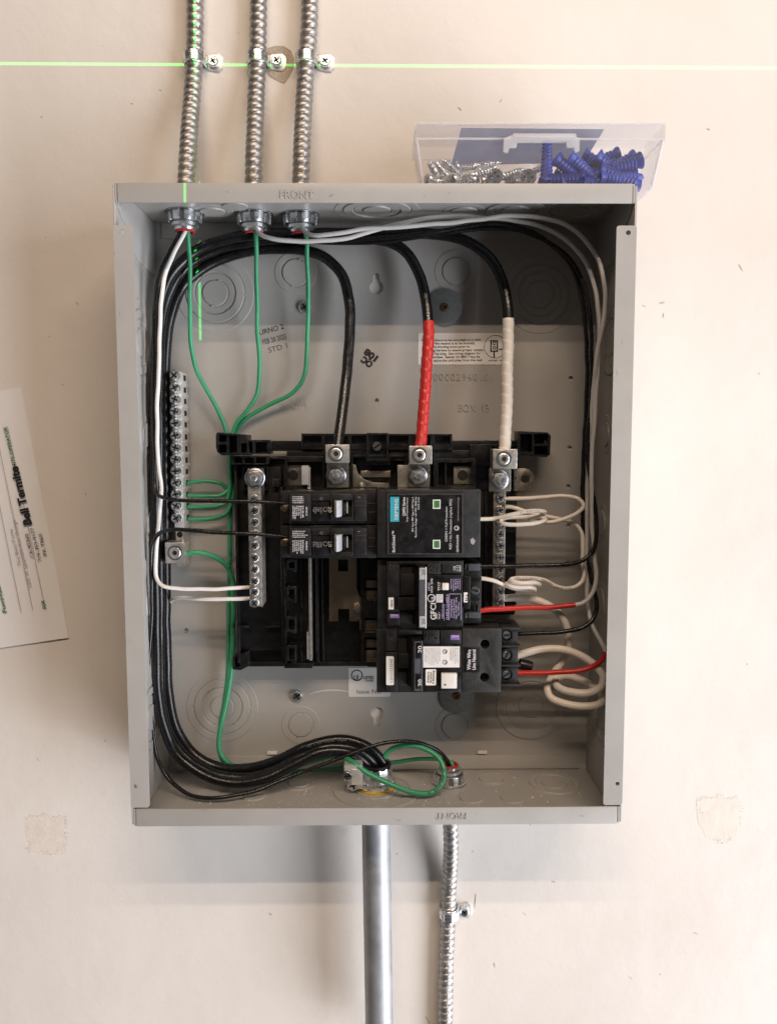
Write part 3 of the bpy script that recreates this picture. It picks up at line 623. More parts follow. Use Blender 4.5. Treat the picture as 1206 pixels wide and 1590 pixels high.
tray('corner_foot', [(361, 1020), (386, 1012), (387, 1034), (374, 1041), (362, 1040)], [[(364, 1023), (372, 1020), (372, 1036), (365, 1036)]], .030, .020, .004)
# wings
tray('left_wing', [(337, 671), (385, 675), (385, 686), (387, 707), (344, 707), (337, 702), (335, 694), (335, 676)], [R4(339, 675, 352, 686), R4(339, 690, 352, 703), R4(355, 676, 368, 703), R4(371, 688, 383, 703)], .042, .026, .022)
tray('left_wing_block', [(360, 708), (417, 708), (417, 716), (416, 721), (360, 721)], [R4(363, 710, 376, 719), R4(379, 710, 394, 719), R4(397, 710, 413, 719)], .038, .028, .018)
tray('left_shoulder', [(371, 683), (418, 683), (421, 686), (421, 705), (371, 705)], [R4(374, 686, 392, 703), R4(396, 686, 415, 703)], .040, .028, .018)
tray('right_wing', [(803, 669), (850, 671), (855, 676), (854, 706), (848, 710), (803, 706)], [R4(807, 674, 826, 702), R4(829, 674, 850, 689), R4(829, 693, 850, 706)], .042, .026, .022)
pb('wing_peg', 845, 684, 852, 692, .040, .028)
pb('top_rail', 421, 684, 800, 700, .030, .0162)
pb('top_rail_step', 445, 700, 500, 712, .034, .0162); pb('top_rail_step', 604, 699, 634, 715, .034, .0162); pb('top_rail_step', 672, 699, 728, 716, .034, .0162); pb('top_rail_step', 729, 690, 764, 722, .032, .0162)
tray('centre_block', [(468, 673), (702, 674), (702, 698), (468, 697)], [R4(470, 676, 499, 691), R4(504, 676, 540, 696), R4(545, 676, 568, 690), R4(604, 676, 634, 690), R4(640, 676, 668, 696), R4(674, 676, 699, 690)], .037, .031, .018)
tray('screw_seat', [(569, 672), (603, 672), (603, 716), (569, 716)], [R4(572, 675, 600, 713)], .043, .036, .018)
screw('mount', 585, 693, .0372, base, label='dark slotted mounting screw')
tray('terminal_pocket', [(442, 708), (504, 708), (504, 760), (442, 760)], [R4(446, 717, 500, 756)], .036, .022, .018)
tray('terminal_pocket', [(544, 706), (632, 706), (632, 760), (544, 760)], [[(548, 710), (568, 710), (568, 722), (606, 722), (606, 710), (628, 710), (628, 756), (548, 756)]], .036, .022, .018)
tray('terminal_pocket', [(673, 712), (738, 712), (738, 760), (673, 760)], [R4(680, 718, 690, 754), R4(693, 718, 732, 754)], .036, .022, .018)
tray('neutral_pocket', [(376, 724), (416, 724), (416, 762), (376, 762)], [R4(379, 727, 413, 759)], .030, .026, .018)
pb('insulator_peg', 423, 744, 434, 756, .030, .0162)
tray('right_shoulder', [(760, 690), (802, 690), (802, 722), (760, 722)], [R4(762, 693, 768, 719), R4(780, 693, 800, 719)], .034, .028, .018)
pb('right_channel', 744, 764, 801, 952, .030, .0162)
for y in (784, 824, 862, 905, 936): pb('cross_rib', 785, y, 802, y + 3, .036, .0302)
pb('channel_rib', 752, 764, 757, 952, .036, .0302)
# stab column with hooks
pb('stab_column', 442, 866, 485, 1034, .030, .0162); pb('column_wall', 441, 866, 444, 1036, .038, .0302); pb('column_cap', 441, 1030, 485, 1038, .038, .0302)
for y0, y1 in ((868, 888), (910, 936), (957, 984), (1002, 1030)):
    h = tray('breaker_hook', [(444, y0 + 3), (447, y0), (460, y0 + 1), (460, y1), (452, y1), (452, y1 - 3), (444, y1 - 3)], [R4(448, y0 + 5, 457, y1 - 6)], .044, .036, .0302)
for y in (884, 930, 976, 1016): pb('column_ridge', 467, y - 14, 469.5, y + 14, .034, .0302)
pb('centre_ridge', 490, 866, 495, 1030, .026, .0162); pb('centre_ridge', 500, 866, 503, 1030, .023, .0162)
tray('stab_carrier', [(560, 868), (586, 868), (586, 1036), (572, 1036), (560, 1028)], [R4(566, 898, 585, 932), R4(566, 960, 585, 982), R4(566, 990, 585, 1028)], .036, .024, .018)
# metal of the bus
bus = thing('bus_bar', 'bare metal bus bars set into the black base', 'bus bar', P(532, 965, .018))
b = MB(); b.pplate([(511, 866), (554, 866), (554, 914), (559, 927), (571, 933), (586, 934), (586, 959), (563, 957), (555, 965), (542, 965), (542, 946), (525, 946), (525, 965), (511, 965)], [R4(525, 869, 540, 887)], .0275, .0245); part('centre_bar', b, 'bronze', bus, .0004)
c = P(556, 943, .0276); b = MB(); b.plate([(c.x + x, c.z + z) for x, z in circ(0, 0, .0042, 6, .3)], [], .0276, .0320); part('bolt', b, 'tin', bus, .0006)
b = MB(); b.pplate([(540, 722), (552, 722), (556, 735), (565, 744), (580, 749), (604, 750), (604, 757), (540, 757)], [], .030, .0265); part('curved_bar', b, 'tin', bus, .0004)
for a in ((560, 731, 606, 741, .0300, .025), (446, 722, 480, 754, .030, .026), (704, 724, 731, 752, .030, .026), (567, 901, 586, 913, .0300, .024), (567, 917, 586, 930, .0300, .024), (558, 963, 586, 979, .0300, .024), (567, 993, 586, 1006, .0300, .024), (567, 1010, 586, 1026, .0300, .024)):
    pb('stab', *a[:4], a[4], a[5], 'bronze' if a[1] > 800 else 'tin', bus)
c = P(400 + 161, 754, .0301); b = MB(); b.lathe(c, (0, -1, 0), [(.0026, 0), (.0024, .0012), (.0001, .0018)], 12); part('rivet', b, 'tin', bus)
for x, y in ((455, 738), (718, 738)):
    c = P(x, y, .0302); b = MB(); b.lathe(c, (0, -1, 0), [(.0042, 0), (.0001, .0001)], 18); part('tapped_hole', b, 'hole', bus)
b = MB(); b.pbox(468, 723, 479, 753, .042, .030); part('clip', b, 'handle_white', bus, .0006)
b = MB(); b.pbox(478.5, 726, 483, 1026, .0400, .0300); part('neutral_strip', b, 'alu', bus, .0004)
b = MB(); b.pbox(476, 982, 479, 1024, .0405, .0310); part('strip_bend', b, 'alu', bus, .0004)
# ------------------------------------------------------------------ terminal bars
def bar_screws(t, xs, ys, d):
    for i, y in enumerate(ys): screw('bar', xs(y) if callable(xs) else xs, y, d, t, 'terminal_screw', random.uniform(0, 3))
nl = thing('neutral_bar', 'neutral terminal bar with two white wires, left of the breakers', 'terminal bar', P(396, 942, .04), 'neutral bars')
b = MB(); b.pbox(386, 728, 406, 942, .056, .036); part('bar', b, 'alu', nl, .0006)
for y in range(0, 11): pb('wire_port', 406.0, 770 + y * 16.6, 407.2, 778 + y * 16.6, .052, .044, 'tin', nl, .0002)
bar_screws(nl, 395, (775, 793, 811, 829, 847, 866, 884, 902, 919, 936), .0560); nut(396, 742, .0560, nl)
nr = thing('neutral_bar', 'neutral terminal bar with cream wires, right of the breakers', 'terminal bar', P(775, 945, .04), 'neutral bars')
b = MB(); b.pbox(765, 760, 784, 945, .047, .030); part('bar', b, 'tin', nr, .0006)
bar_screws(nr, 775.5, (773, 792, 810, 829, 847, 865, 883, 900, 918, 935), .0470)
b = MB(); b.pbox(759, 727, 793, 763, .050, .046); part('bar_head', b, 'tin', nr, .0006); nut(775, 745, .050, nr, 'steel_dk')
gb = thing('ground_bar', 'long ground bar full of zinc screws beside the left wall of the box', 'terminal bar', P(280, 880, TB))
b = MB(); b.pbox(268, 577, 283, 822, .0285, .0060); part('bar', b, 'gbar', gb, .0006)
b = MB(); b.pbox(273, 822, 286, 880, .0265, .0060); part('bar_foot', b, 'alu', gb, .0006)
for y in (583, 602, 620, 639, 657, 676, 695, 713, 731, 749, 767, 785, 804):
    screw('ground', 272 + (y - 583) * .012, y, .0287, gb, 'terminal_screw', random.uniform(0, 3))
    q = P(283, y + 2, .0285); xr = rect(268, 577, 283, 822, .0285)[1]
    b = MB(); b.box(xr - .0006, xr + .0004, .0125, .0190, q.z - .0021, q.z + .0021); part('wire_port', b, 'hole', gb, .0002)
for y in (595, 613, 631, 650, 668, 686, 704, 722, 740, 758, 776, 795):
    q = P(283, y, .0285); b = MB(); b.box(xr - .0008, xr + .0008, .0062, .0280, q.z - .0009, q.z + .0009); part('tooth', b, 'gbar', gb, .0003)
b = MB(); q = P(279, 830, .027); b.lathe(q, (0, -1, 0), [(.0024, 0), (.0001, .0001)], 14); part('tapped_hole', b, 'hole', gb)
lg = thing('ground_lug', 'square aluminium lug at the bottom of the ground bar', 'lug', P(272, 875, .0268))
b = MB(); b.pbox(256, 842, 287, 875, .0430, .0268); part('body', b, 'alu', lg, .0009); screw('lug', 271.5, 858.5, .0431, lg, 'set_screw')
for (u, l, nn, lb, pl) in (((505, 690, 542, 719), (507, 719, 541, 757), (522, 739), 'aluminium lug clamping the black main cable', 1), ((635, 692, 671, 721), (633, 720, 667, 756), (648, 739), 'aluminium lug clamping the red taped main cable', 1), ((765, 697, 803, 728), None, None, 'aluminium lug clamping the white taped neutral cable', 0)):
    t = thing('main_lug', lb, 'lug', P(u[0], u[3], .04), 'main cable lugs')
    b = MB(); b.pbox(*u, .060, .044); part('body', b, 'alu', t, .0008)
    screw('lug', (u[0] + u[2]) / 2 - 2, (u[1] + u[3]) / 2, .0601, t, 'set_screw')
    if l: b = MB(); b.pbox(*l, .0480, .044); part('tang', b, 'tin', t, .0005); nut(*nn, .0480, t, 'steel_dk')
    if l and u[0] > 600: b = MB(); b.pbox(617, 722, 634, 757, .044, .041); part('bus_tab', b, 'alu', t, .0004)
t = thing('bonding_tab', 'rounded metal bonding tab with a hole, right of the white taped cable lug', 'bonding tab', P(798, 762, .03))
hc = P(815, 744, .032); X0, X1, Z0, Z1 = rect(796, 727, 829, 762, .032); rr = (Z1 - Z0) / 2
b = MB(); b.plate([(X0, Z0), (X1 - rr, Z0)] + [(X1 - rr + rr * math.cos(R_(a)), (Z0 + Z1) / 2 + rr * math.sin(R_(a))) for a in range(-80, 81, 10)] + [(X1 - rr, Z1), (X0, Z1)], [[(hc.x + x, hc.z + z) for x, z in circ(0, 0, .0034, 18)]], .029, .032); part('plate', b, 'tin', t, .0004)
X0, X1, Z0, Z1 = rect(796, 727, 801, 762, .032); b = MB(); b.box(X0, X1, .0322, .037, Z0 + .0002, Z1 - .0002); part('bent_edge', b, 'tin', t, .0004)

# ================================================================== BREAKERS
def single(y0, lb):
    """single-pole 20 A breaker; pixel rows relative to y0 (its top edge)"""
    t = thing('circuit_breaker', lb, 'breaker', P(436, y0 + 52, .03), 'single-pole breakers'); D = .068
    def q(name, x0, a, x1, c, df, db, m='plastic2', par=t, bev=.0004): return pb(name, x0, y0 + a, x1, y0 + c, df, db, m, par, bev)
    q('body', 449, .6, 584, 51.6, D, .030); q('terminal_end', 436, 1, 448.6, 51, .060, .030); q('terminal_notch', 437.5, 18, 448.8, 36, .0602, .052, 'hole')
    q('side_seam', 570, 20, 584, 21, D + .0003, D - .001, 'emboss'); q('side_seam', 570, 33, 584, 34, D + .0003, D - .001, 'emboss')
    q('label_block', 450, 5.5, 482.5, 47.5, D + .0055, D, 'plastic2'); q('top_block', 484, 5.5, 512, 16, D + .0055, D); q('spec_block', 484, 16.3, 511, 47.5, D + .0042, D, 'plastic')
    fr = MB(); fr.pplate(R4(513, y0 + 5.5, 548, y0 + 47.5), [R4(517, y0 + 15, 546.5, y0 + 42)], D + .0058, D); part('handle_frame', fr, 'plastic2', t, .0003)
    q('well', 517, 15, 546.5, 42, D + .0004, D, 'hole', bev=0)
    q('end_block', 549.5, 5.5, 569, 47.5, D + .0055, D)
    for a, c in ((5.7, 5.2),): q('edge_line', 549.5, 16.5, 569, 17.2, D + .0058, D + .005, 'emboss'); q('edge_line', 549.5, 23.5, 569, 24.2, D + .0058, D + .005, 'emboss')
    # toggle leaning towards the left: a wedge with a rounded top
    X0, X1, Z0, Z1 = rect(520, y0 + 16, 527.5, y0 + 42, D + .012); h = MB()
    prof = [(X0 - .0010, D + .001), (X0 - .0006, D + .0105), (X0 + .0012, D + .0132), (X1 - .0012, D + .0120), (X1 + .0004, D + .009), (X1 + .0016, D + .001)]
    h.plate([(x, d) for x, d in prof], [], Z0, Z1, mp=lambda u, v, w_: (u, -v, w_)); part('toggle', h, 'handle_white', t, .0007, label='worn white tip of the toggle')
    q('toggle_stem', 530.5, 18, 536, 40, D + .0035, D, 'plastic'); q('indicator', 537.5, 17.5, 540.5, 36, D + .0030, D, 'grey_ink')
    text('20', 514.6, y0 + 29.5, 5.4, D + .0060, t, 'white_ink', -90, 9, 0, 0)
    text('O', 499, y0 + 10.5, 4.5, D + .0058, t, 'grey_print', 0, None, -.01, 0); text('I', 559, y0 + 10.5, 4.2, D + .0058, t, 'grey_print', -90, None, 0, 0)
    marks(454, y0 + 8.5, 480, y0 + 20.5, 4, D + .0057, t, 'white_ink', seed=1); marks(453.5, y0 + 24, 472, y0 + 46, 6, D + .0057, t, 'white_ink', True, .7, seed=2)
    text('SIEMENS', 477, y0 + 32.5, 2.6, D + .0058, t, 'white_ink', -90, 14, .01, 0)
    marks(485.5, y0 + 26.5, 500, y0 + 36, 5, D + .0044, t, 'grey_print', True, .6, seed=3)
    c = P(505, y0 + 29.5, D + .0045); u = mpp(505, y0 + 29, D); b = MB(); b.plate([(c.x + x, c.z + z) for x, z in circ(0, 0, 3.6 * u, 20)], [[(c.x + x, c.z + z) for x, z in circ(0, 0, 2.8 * u, 20)]], D + .0043, D + .0045); part('approval_ring', b, 'grey_print', t)
    c = P(442.5, y0 + 27, .0602); b = MB(); b.lathe(c, (0, -1, 0), [(.0034, -.004), (.0034, .0006), (.0024, .0012), (.0001, .0012)], 16); part('terminal_screw', b, 'bronze', t)
    return t
single(761.5, 'upper of two stacked single-pole 20 amp breakers, left of the surge protector')
single(815, 'lower of two stacked single-pole 20 amp breakers, with worn grey toggle')

spd = thing('surge_protector', 'black surge protector with teal printed brand patch and two green windows', 'surge protector', P(586, 866, .03)); D = .0770
b = MB(); b.pbox(585, 760, 746, 866, D, .030); part('body', b, 'plastic2', spd, .0012)
b = MB(); b.pplate(R4(601, 766.5, 718.5, 861), [R4(603, 768.5, 716.5, 859)], D + .0011, D); part('label_rim', b, 'dusty', spd, .0004)
b = MB(); b.pbox(603, 768.5, 716.5, 859, D + .0004, D); part('label_face', b, 'plastic', spd)
d = D + .0007
b = MB(); b.pbox(605.7, 771.5, 619.6, 810, d, D + .0003); part('brand_patch', b, 'teal', spd)
text('SIEMENS', 612.6, 790.7, 5.3, d + .0002, spd, 'white_ink', 90, 33, .008, 0)
for s, x, y, cap, wd, m_, bo in (('QSPD Series', 625.2, 786.5, 4, 29, 'white_ink', .015), ('Surge Protective Device', 630.6, 791.5, 2.6, 38, 'white_ink', 0), ('SPD Type: SPD Type 1, SPD Type 2', 639.4, 798.8, 2.6, 54, 'white_ink', .005),
    ('Rated Line Voltage: 120 VAC, 50/60 Hz', 644.2, 803, 2.6, 63, 'white_ink', .005), ('SCCR: 22 kA', 648.6, 781.5, 2.5, 19.5, 'white_ink', .005), ('BoltShield™', 609, 841, 4.4, 33, 'white_ink', .008),
    ('GREEN = Full Protection', 691, 814, 3.8, 54, 'white_ink', -.004), ('RED = No Protection (replace SPD)', 697.6, 814, 3.8, 78, 'white_ink', -.004), ('QSPD2A035B', 708.7, 844, 3.2, 27, 'white_ink', .004), ('usa.siemens.com/surge', 709.6, 790.5, 2.6, 37, 'grey_print', 0)):
    text(s, x, y, cap, d, spd, m_, 90, wd, bo, 0)
c = P(708.7, 820, d); u = mpp(708, 820, d); b = MB(); b.plate([(c.x + x, c.z + z) for x, z in circ(0, 0, 3.8 * u, 24)], [[(c.x + x, c.z + z) for x, z in circ(0, 0, 2.9 * u, 24)]], D + .0003, d); part('approval_ring', b, 'white_ink', spd)
text('UL', 708.7, 820, 2.6, d, spd, 'white_ink', 90, 4, .01, 0)
for x0, y0, x1, y1 in ((671.8, 775.7, 683.7, 790), (671.8, 838.3, 683.4, 852.2)):
    b = MB(); b.pplate(R4(x0, y0, x1, y1), [R4(x0 + 1.6, y0 + 1.6, x1 - 1.6, y1 - 1.6)], D + .0009, D + .0003); wf = part('window_frame', b, 'white_pl', spd)
    b = MB(); b.pbox(x0 + 1.6, y0 + 1.6, x1 - 1.6, y1 - 1.6, D + .0006, D + .0004); part('status_window', b, 'led', spd)
b = MB(); b.pplate([(730, 838), (734, 835), (738, 840), (735, 846), (731, 844)], [], D + .0001, D - .0002); part('scuff', b, 'grey_ink', spd)

gf = thing('gfci_breaker', 'two-pole breaker printed GFCI with white test button', 'breaker', P(586, 976, .03), 'two-pole breakers'); D = .0690; DF = .0740
pb('body', 586, 870, 719, 975.5, D, .030, 'plastic2', gf, .0006)
pb('top_rail', 600, 871.5, 719, 876, DF - .001, D, 'plastic2', gf); pb('front_step', 601, 877, 620, 951, DF - .001, D, 'plastic2', gf); pb('front_step', 601, 952.5, 621, 971, DF - .0018, D, 'plastic2', gf)
pb('centre_block', 621, 891, 648, 924, DF - .001, D, 'plastic2', gf); pb('centre_block', 617, 928, 648, 947, DF + .001, D, 'plastic', gf)
for a in ((622, 877, 648, 890.4), (622, 950, 649, 968)): pb('handle_slot', *a, D + .0006, D, 'hole', gf, 0)
pb('label_face', 663, 893, 717.5, 972, DF, D, 'plastic', gf); pb('label_step', 663, 875, 684, 892, DF - .0005, D, 'plastic2', gf); pb('label_step', 686, 875, 718, 889.5, DF - .0005, D, 'plastic2', gf)
hb = MB(); X0, X1, Z0, Z1 = rect(649.5, 880, 661.5, 976, .0865)
hb.plate([(X0 - .004, D), (X0 - .0006, D + .010), (X0, .0858), (X0 + .0006, .0865), (X1 - .0012, .0865), (X1 - .0006, .0858), (X1 - .0004, D)], [], Z0, Z1, mp=lambda u, v, w_: (u, -v, w_)); hd = part('handle', hb, 'plastic', gf, .0005)
pb('handle_face', 650.5, 881, 661, 975.2, .0871, .0866, 'handle_grey', gf, .0002); pb('handle_edge', 660, 880.5, 662, 975.8, .0876, .0866, 'white_pl', gf, .0002)
for y0, y1, yt in ((882, 900, 889), (957, 974, 965.5)):
    pb('rating_plate', 651, y0, 659.6, y1, .0874, .0871, 'lilac' if 0 else 'handle_white', gf, .0001); text('20', 655.3, yt, 5.2, .0876, gf, 'ink', 90, 9.5, 0, 0)
d = DF + .0002
text('GFCI', 668.8, 949.5, 8.2, d, gf, 'white_ink', 90, 26, .012, 0); text('TEST', 679.8, 910.5, 4.8, d, gf, 'white_ink', 90, 14, .012, 0)
text('HACR  SWD', 668.6, 909.5, 3.2, d, gf, 'white_ink', 90, 22, .008, 0); text('GF/D', 664.6, 911, 2.8, d, gf, 'lilac', 90, 13, .01, 0)
text('GND', 676.6, 957, 2.6, d, gf, 'white_ink', 90, 9, .008, 0); text('FAULT', 680.6, 956, 2.6, d, gf, 'white_ink', 90, 11, .008, 0); text('Défaut à la terre', 685.6, 949, 2.6, d, gf, 'lilac', 90, 23, .008, 0)
text('CLASS A / CLASSE A', 692.6, 942.5, 3.2, d, gf, 'lilac', 90, 40, .012, 0)
b = MB()
for a in ((697, 922, 716, 922.7), (697, 922, 697.7, 963), (715.3, 922, 716, 963), (689, 938, 689.5, 963), (695.3, 925, 695.8, 963)): b.pbox(*a, d, DF - .0002)
part('print_rules', b, 'lilac', gf)
text('Interrupting Rating\nPouvoir de Coupure\n10kA 120/240V~ 60Hz\nMax. RMS Sym.', 706.5, 944.5, 15.5, d, gf, 'lilac', 90, 34, .01, 0)
marks(698.5, 899, 715.5, 919.5, 5, d, gf, 'lilac', True, .6, seed=5)
text('CIS\n1112\n0663', 709.5, 882.5, 12, DF - .0003, gf, 'white_ink', 90, 10, .01, 0)
c = P(669.6, 929, d); u = mpp(670, 929, d); b = MB(); b.plate([(c.x + x, c.z + z) for x, z in circ(0, 0, 6.4 * u, 28)], [[(c.x + x, c.z + z) for x, z in circ(0, 0, 5.2 * u, 28)]], DF - .0002, d); part('approval_ring', b, 'white_ink', gf)
text('UL', 669.6, 929, 5, d, gf, 'white_ink', 90, 7, .012, 0); pb('print_block', 677, 923, 687.6, 935.5, d, DF - .0002, 'white_ink', gf, 0); marks(677.8, 924, 687, 935, 4, d + .0002, gf, 'grey_ink', True, seed=8)
pb('test_button', 686.2, 905.6, 696.6, 916.6, DF + .0022, DF - .001, 'white_pl', gf, .0007)
pb('code_sticker', 603, 928, 611, 946.5, DF - .0006, DF - .0011, 'sticker', gf, .0001); text('H05L36', 607, 937.3, 2.6, DF - .0004, gf, 'ink', 90, 11, .02, 0)
pb('purple_tag', 605, 954, 619.5, 960, DF - .0014, DF - .002, 'purple', gf, .0002); text('A-GO', 612, 957, 3, DF - .0012, gf, 'white_ink', 180, 11, .01, 0)
text('ON', 611, 881, 7.5, DF - .0004, gf, 'emboss', 180, 13, -.01, .0006, 'raised_lettering'); text('OFF', 674, 882, 7.5, DF + .0001, gf, 'emboss', 0, 18, -.01, .0006, 'raised_lettering')
# terminal end
pb('terminal_body', 719.4, 876, 747, 968, .0655, .030, 'plastic2', gf, .0006); pb('terminal_step', 719.4, 895, 730, 945, .0700, .0656, 'plastic', gf)
pb('wire_clip', 727, 875.5, 745.5, 886.5, .0705, .0656, 'blue_black', gf); pb('wire_clip', 727, 951, 745.5, 960, .0705, .0656, 'blue_black', gf)
b = MB(); c = P(737, 916.5, .0657); b.lathe(c, (0, -1, 0), [(.0042, 0), (.0042, .0016), (.0034, .0016), (.0034, .0002), (.0001, .0002)], 20); part('terminal_collar', b, 'plastic', gf); screw('slot', 737, 916.5, .0660, gf, 'terminal_screw', .9)
pb('neutral_badge', 719.6, 920, 725.8, 935.6, .0705, .0701, 'sticker', gf, .0002); text('N↓', 722.7, 927.8, 4.6, .0707, gf, 'ink', 90, 11, .015, 0)
for a in ((735, 897, 747.5, 904), (733, 930, 746, 933), (733, 940, 738, 949), (741, 940, 743, 950)): pb('terminal_rib', *a, .0675, .0656, 'plastic', gf)
for y in (876, 952): b = MB(); b.pplate([(722, y), (727, y - 1), (725, y + 6), (722, y + 9)], [], .0668, .0655); part('clip_glint', b, 'zinc', gf, .0003)

af = thing('arc_fault_breaker', 'lowest two-pole breaker with black and white wire label block and cream button', 'breaker', P(584, 1075, .03), 'two-pole breakers'); D = .0690; DF = .0740
pb('body', 584.5, 976.2, 716.5, 1075.4, D, .030, 'plastic2', af, .0006)
pb('front_step', 599, 979, 616, 1011, DF - .001, D, 'plastic2', af); pb('front_step', 599, 1013, 617, 1074, DF - .001, D, 'plastic2', af); pb('front_step', 618, 1015, 637, 1038, DF, D, 'plastic2', af)
pb('top_rail', 618, 979, 655, 985, DF, D, 'plastic2', af)
for a in ((618, 988, 638, 1014.5), (618, 1038.5, 638, 1066)): pb('handle_slot', *a, D + .0006, D, 'hole', af, 0)
pb('label_face', 657, 1001, 716, 1074, DF, D, 'plastic', af); pb('label_step', 657, 979, 682, 1000, DF - .0005, D, 'plastic2', af); pb('label_step', 684, 979, 716, 1000, DF - .0005, D, 'plastic2', af)
hb = MB(); X0, X1, Z0, Z1 = rect(640, 995, 655.5, 1073.5, .0865)
hb.plate([(X0 - .004, D), (X0 - .0004, D + .010), (X0, .0858), (X0 + .0006, .0865), (X1 - .0012, .0865), (X1 - .0004, .0856), (X1, D)], [], Z0, Z1, mp=lambda u, v, w_: (u, -v, w_)); part('handle', hb, 'plastic', af, .0005)
pb('handle_face', 643, 996, 654.5, 1073, .0871, .0866, 'handle_grey', af, .0002); pb('handle_edge', 653.8, 995.5, 656, 1073.5, .0876, .0866, 'handle_grey', af, .0002)
for y0, y1, yt in ((998, 1023, 1008.5), (1046, 1070, 1060.5)): pb('rating_plate', 645, y0, 653.4, y1, .0874, .0871, 'plastic', af, .0001); text('20', 649.2, yt, 5.8, .0876, af, 'white_ink', 90, 11, .01, 0)
d = DF + .0002
X0, X1, Z0, Z1 = rect(599.5, 1019.7, 611.4, 1064.5, DF); b = MB(); b.plate(rrect(X0, Z0, X1, Z1, .0008, 3), [], DF - .0011, DF - .0007); part('serial_sticker', b, 'sticker', af)
text('L2111123243', 605.5, 1042, 4.6, DF - .0005, af, 'ink', 90, 36, -.008, 0)
pb('spec_label', 656.8, 1004, 713.4, 1036.6, d, DF - .0002, 'sticker', af, 0)
marks(659, 1006, 684, 1035, 8, d + .0002, af, 'grey_ink', True, .5, seed=11); marks(698, 1006, 712, 1035, 4, d + .0002, af, 'grey_ink', True, .5, seed=12)
for y in (1012, 1028.5):
    c = P(690.7, y, d + .0002); u = mpp(690, y, d); b = MB(); b.plate([(c.x + x, c.z + z) for x, z in circ(0, 0, 3.7 * u, 20)], [[(c.x + x, c.z + z) for x, z in circ(0, 0, 2.9 * u, 20)]], d - .0001, d + .0002); part('approval_ring', b, 'ink', af)
text('SP', 690.7, 1012, 2.6, d + .0002, af, 'ink', 90, 4, .01, 0); text('UL', 690.7, 1028.5, 2.6, d + .0002, af, 'ink', 90, 4, .01, 0)
X0, X1, Z0, Z1 = rect(660.6, 1039.3, 677, 1064.3, DF); b = MB(); b.plate(rrect(X0, Z0, X1, Z1, .0009, 3), [], DF - .0002, d); part('warning_sticker', b, 'white_tape', af)
text('Replace\nBreaker\nif Blinking', 669, 1051.8, 12, d + .0002, af, 'ink', 90, 21, .012, 0)
pb('test_button', 685, 1046, 709.3, 1069.5, DF + .0028, DF - .001, 'white_pl', af, .0006, 'large cream test button'); c = P(691, 1063.5, DF + .003); b = MB(); b.lathe(c, (0, -1, 0), [(.0007, 0), (.00001, .00003)], 12); part('button_lamp', b, 'hole', af)
text('TEST', 700, 1056, 4.4, DF + .00285, af, 'white_pl', 90, 14, 0, .0003, 'raised_lettering')
pb('purple_tag', 699, 986, 713.4, 994, DF - .0002, DF - .0006, 'purple', af, .0002); text('A-GO', 706, 990, 3.4, DF, af, 'white_ink', 180, 11, .01, 0)
text('ON', 608, 995, 8, DF - .0004, af, 'emboss', 180, 14, -.01, .0006, 'raised_lettering'); text('OFF', 669, 994, 7.8, DF + .0001, af, 'emboss', 180, 21, -.01, .0006, 'raised_lettering')
DBk = .0715
bx = rect(717.2, 976, 778, 1075.4, DBk); hs = []
for x, y in ((752.7, 1000.5), (752, 1052)):
    c = P(x, y, DBk); hs.append([(c.x + u, c.z + v) for u, v in circ(0, 0, .0035, 22)])
b = MB(); b.plate([(bx[0], bx[2]), (bx[1], bx[2]), (bx[1], bx[3]), (bx[0], bx[3])], hs, .0640, DBk); b.box(bx[0], bx[1], .030, .0638, bx[2], bx[3]); part('wire_block', b, 'dusty', af, .0005)
pb('block_label', 719, 1005, 745, 1044.6, DBk + .0003, DBk - .0002, 'plastic', af, .0001)
text('White Wire\nLine Neutral', 731.7, 1024.5, 13.5, DBk + .0005, af, 'white_ink', 90, 32, .02, 0)
for a in ((732, 979, 747, 993), (731, 1056, 745, 1071), (763, 982, 772, 998), (763, 1020, 772, 1036), (763, 1050, 772, 1066)): marks(*a, 3, DBk + .0002, af, 'emboss', True, .6, seed=int(a[1]))
for i, (y0, y1, ys) in enumerate(((979, 1002, 985.5), (1006, 1032, 1016.7), (1036, 1062, 1046.6))):
    pb('terminal_block', 778.4, y0, 804, y1, .0600, .034, 'dusty', af); c = P(785.5, ys, .0601)
    b = MB(); b.lathe(c, (0, -1, 0), [(.0052, 0), (.0052, .0030), (.0042, .0030), (.0042, .0002), (.0001, .0002)], 22); part('terminal_collar', b, 'plastic', af); screw('slot', 785.5, ys, .0605, af, 'terminal_screw', (.5, 2.6, .1)[i])
pb('terminal_divider', 778.4, 1002.5, 808, 1005.6, .063, .034, 'dusty', af); pb('terminal_divider', 778.4, 1032.5, 808, 1035.6, .063, .034, 'dusty', af); pb('terminal_divider', 778.4, 1062.5, 808, 1066, .063, .034, 'dusty', af); pb('terminal_divider', 778.4, 974.5, 808, 978.5, .063, .034, 'dusty', af)
b = MB(); c = P(806, 1031, .052); b.lathe(c, (1, 0, -.25), [(.0042, 0), (.0046, .006), (.0042, .010), (.0001, .011)], 16); part('terminal_plug', b, 'plastic', af)

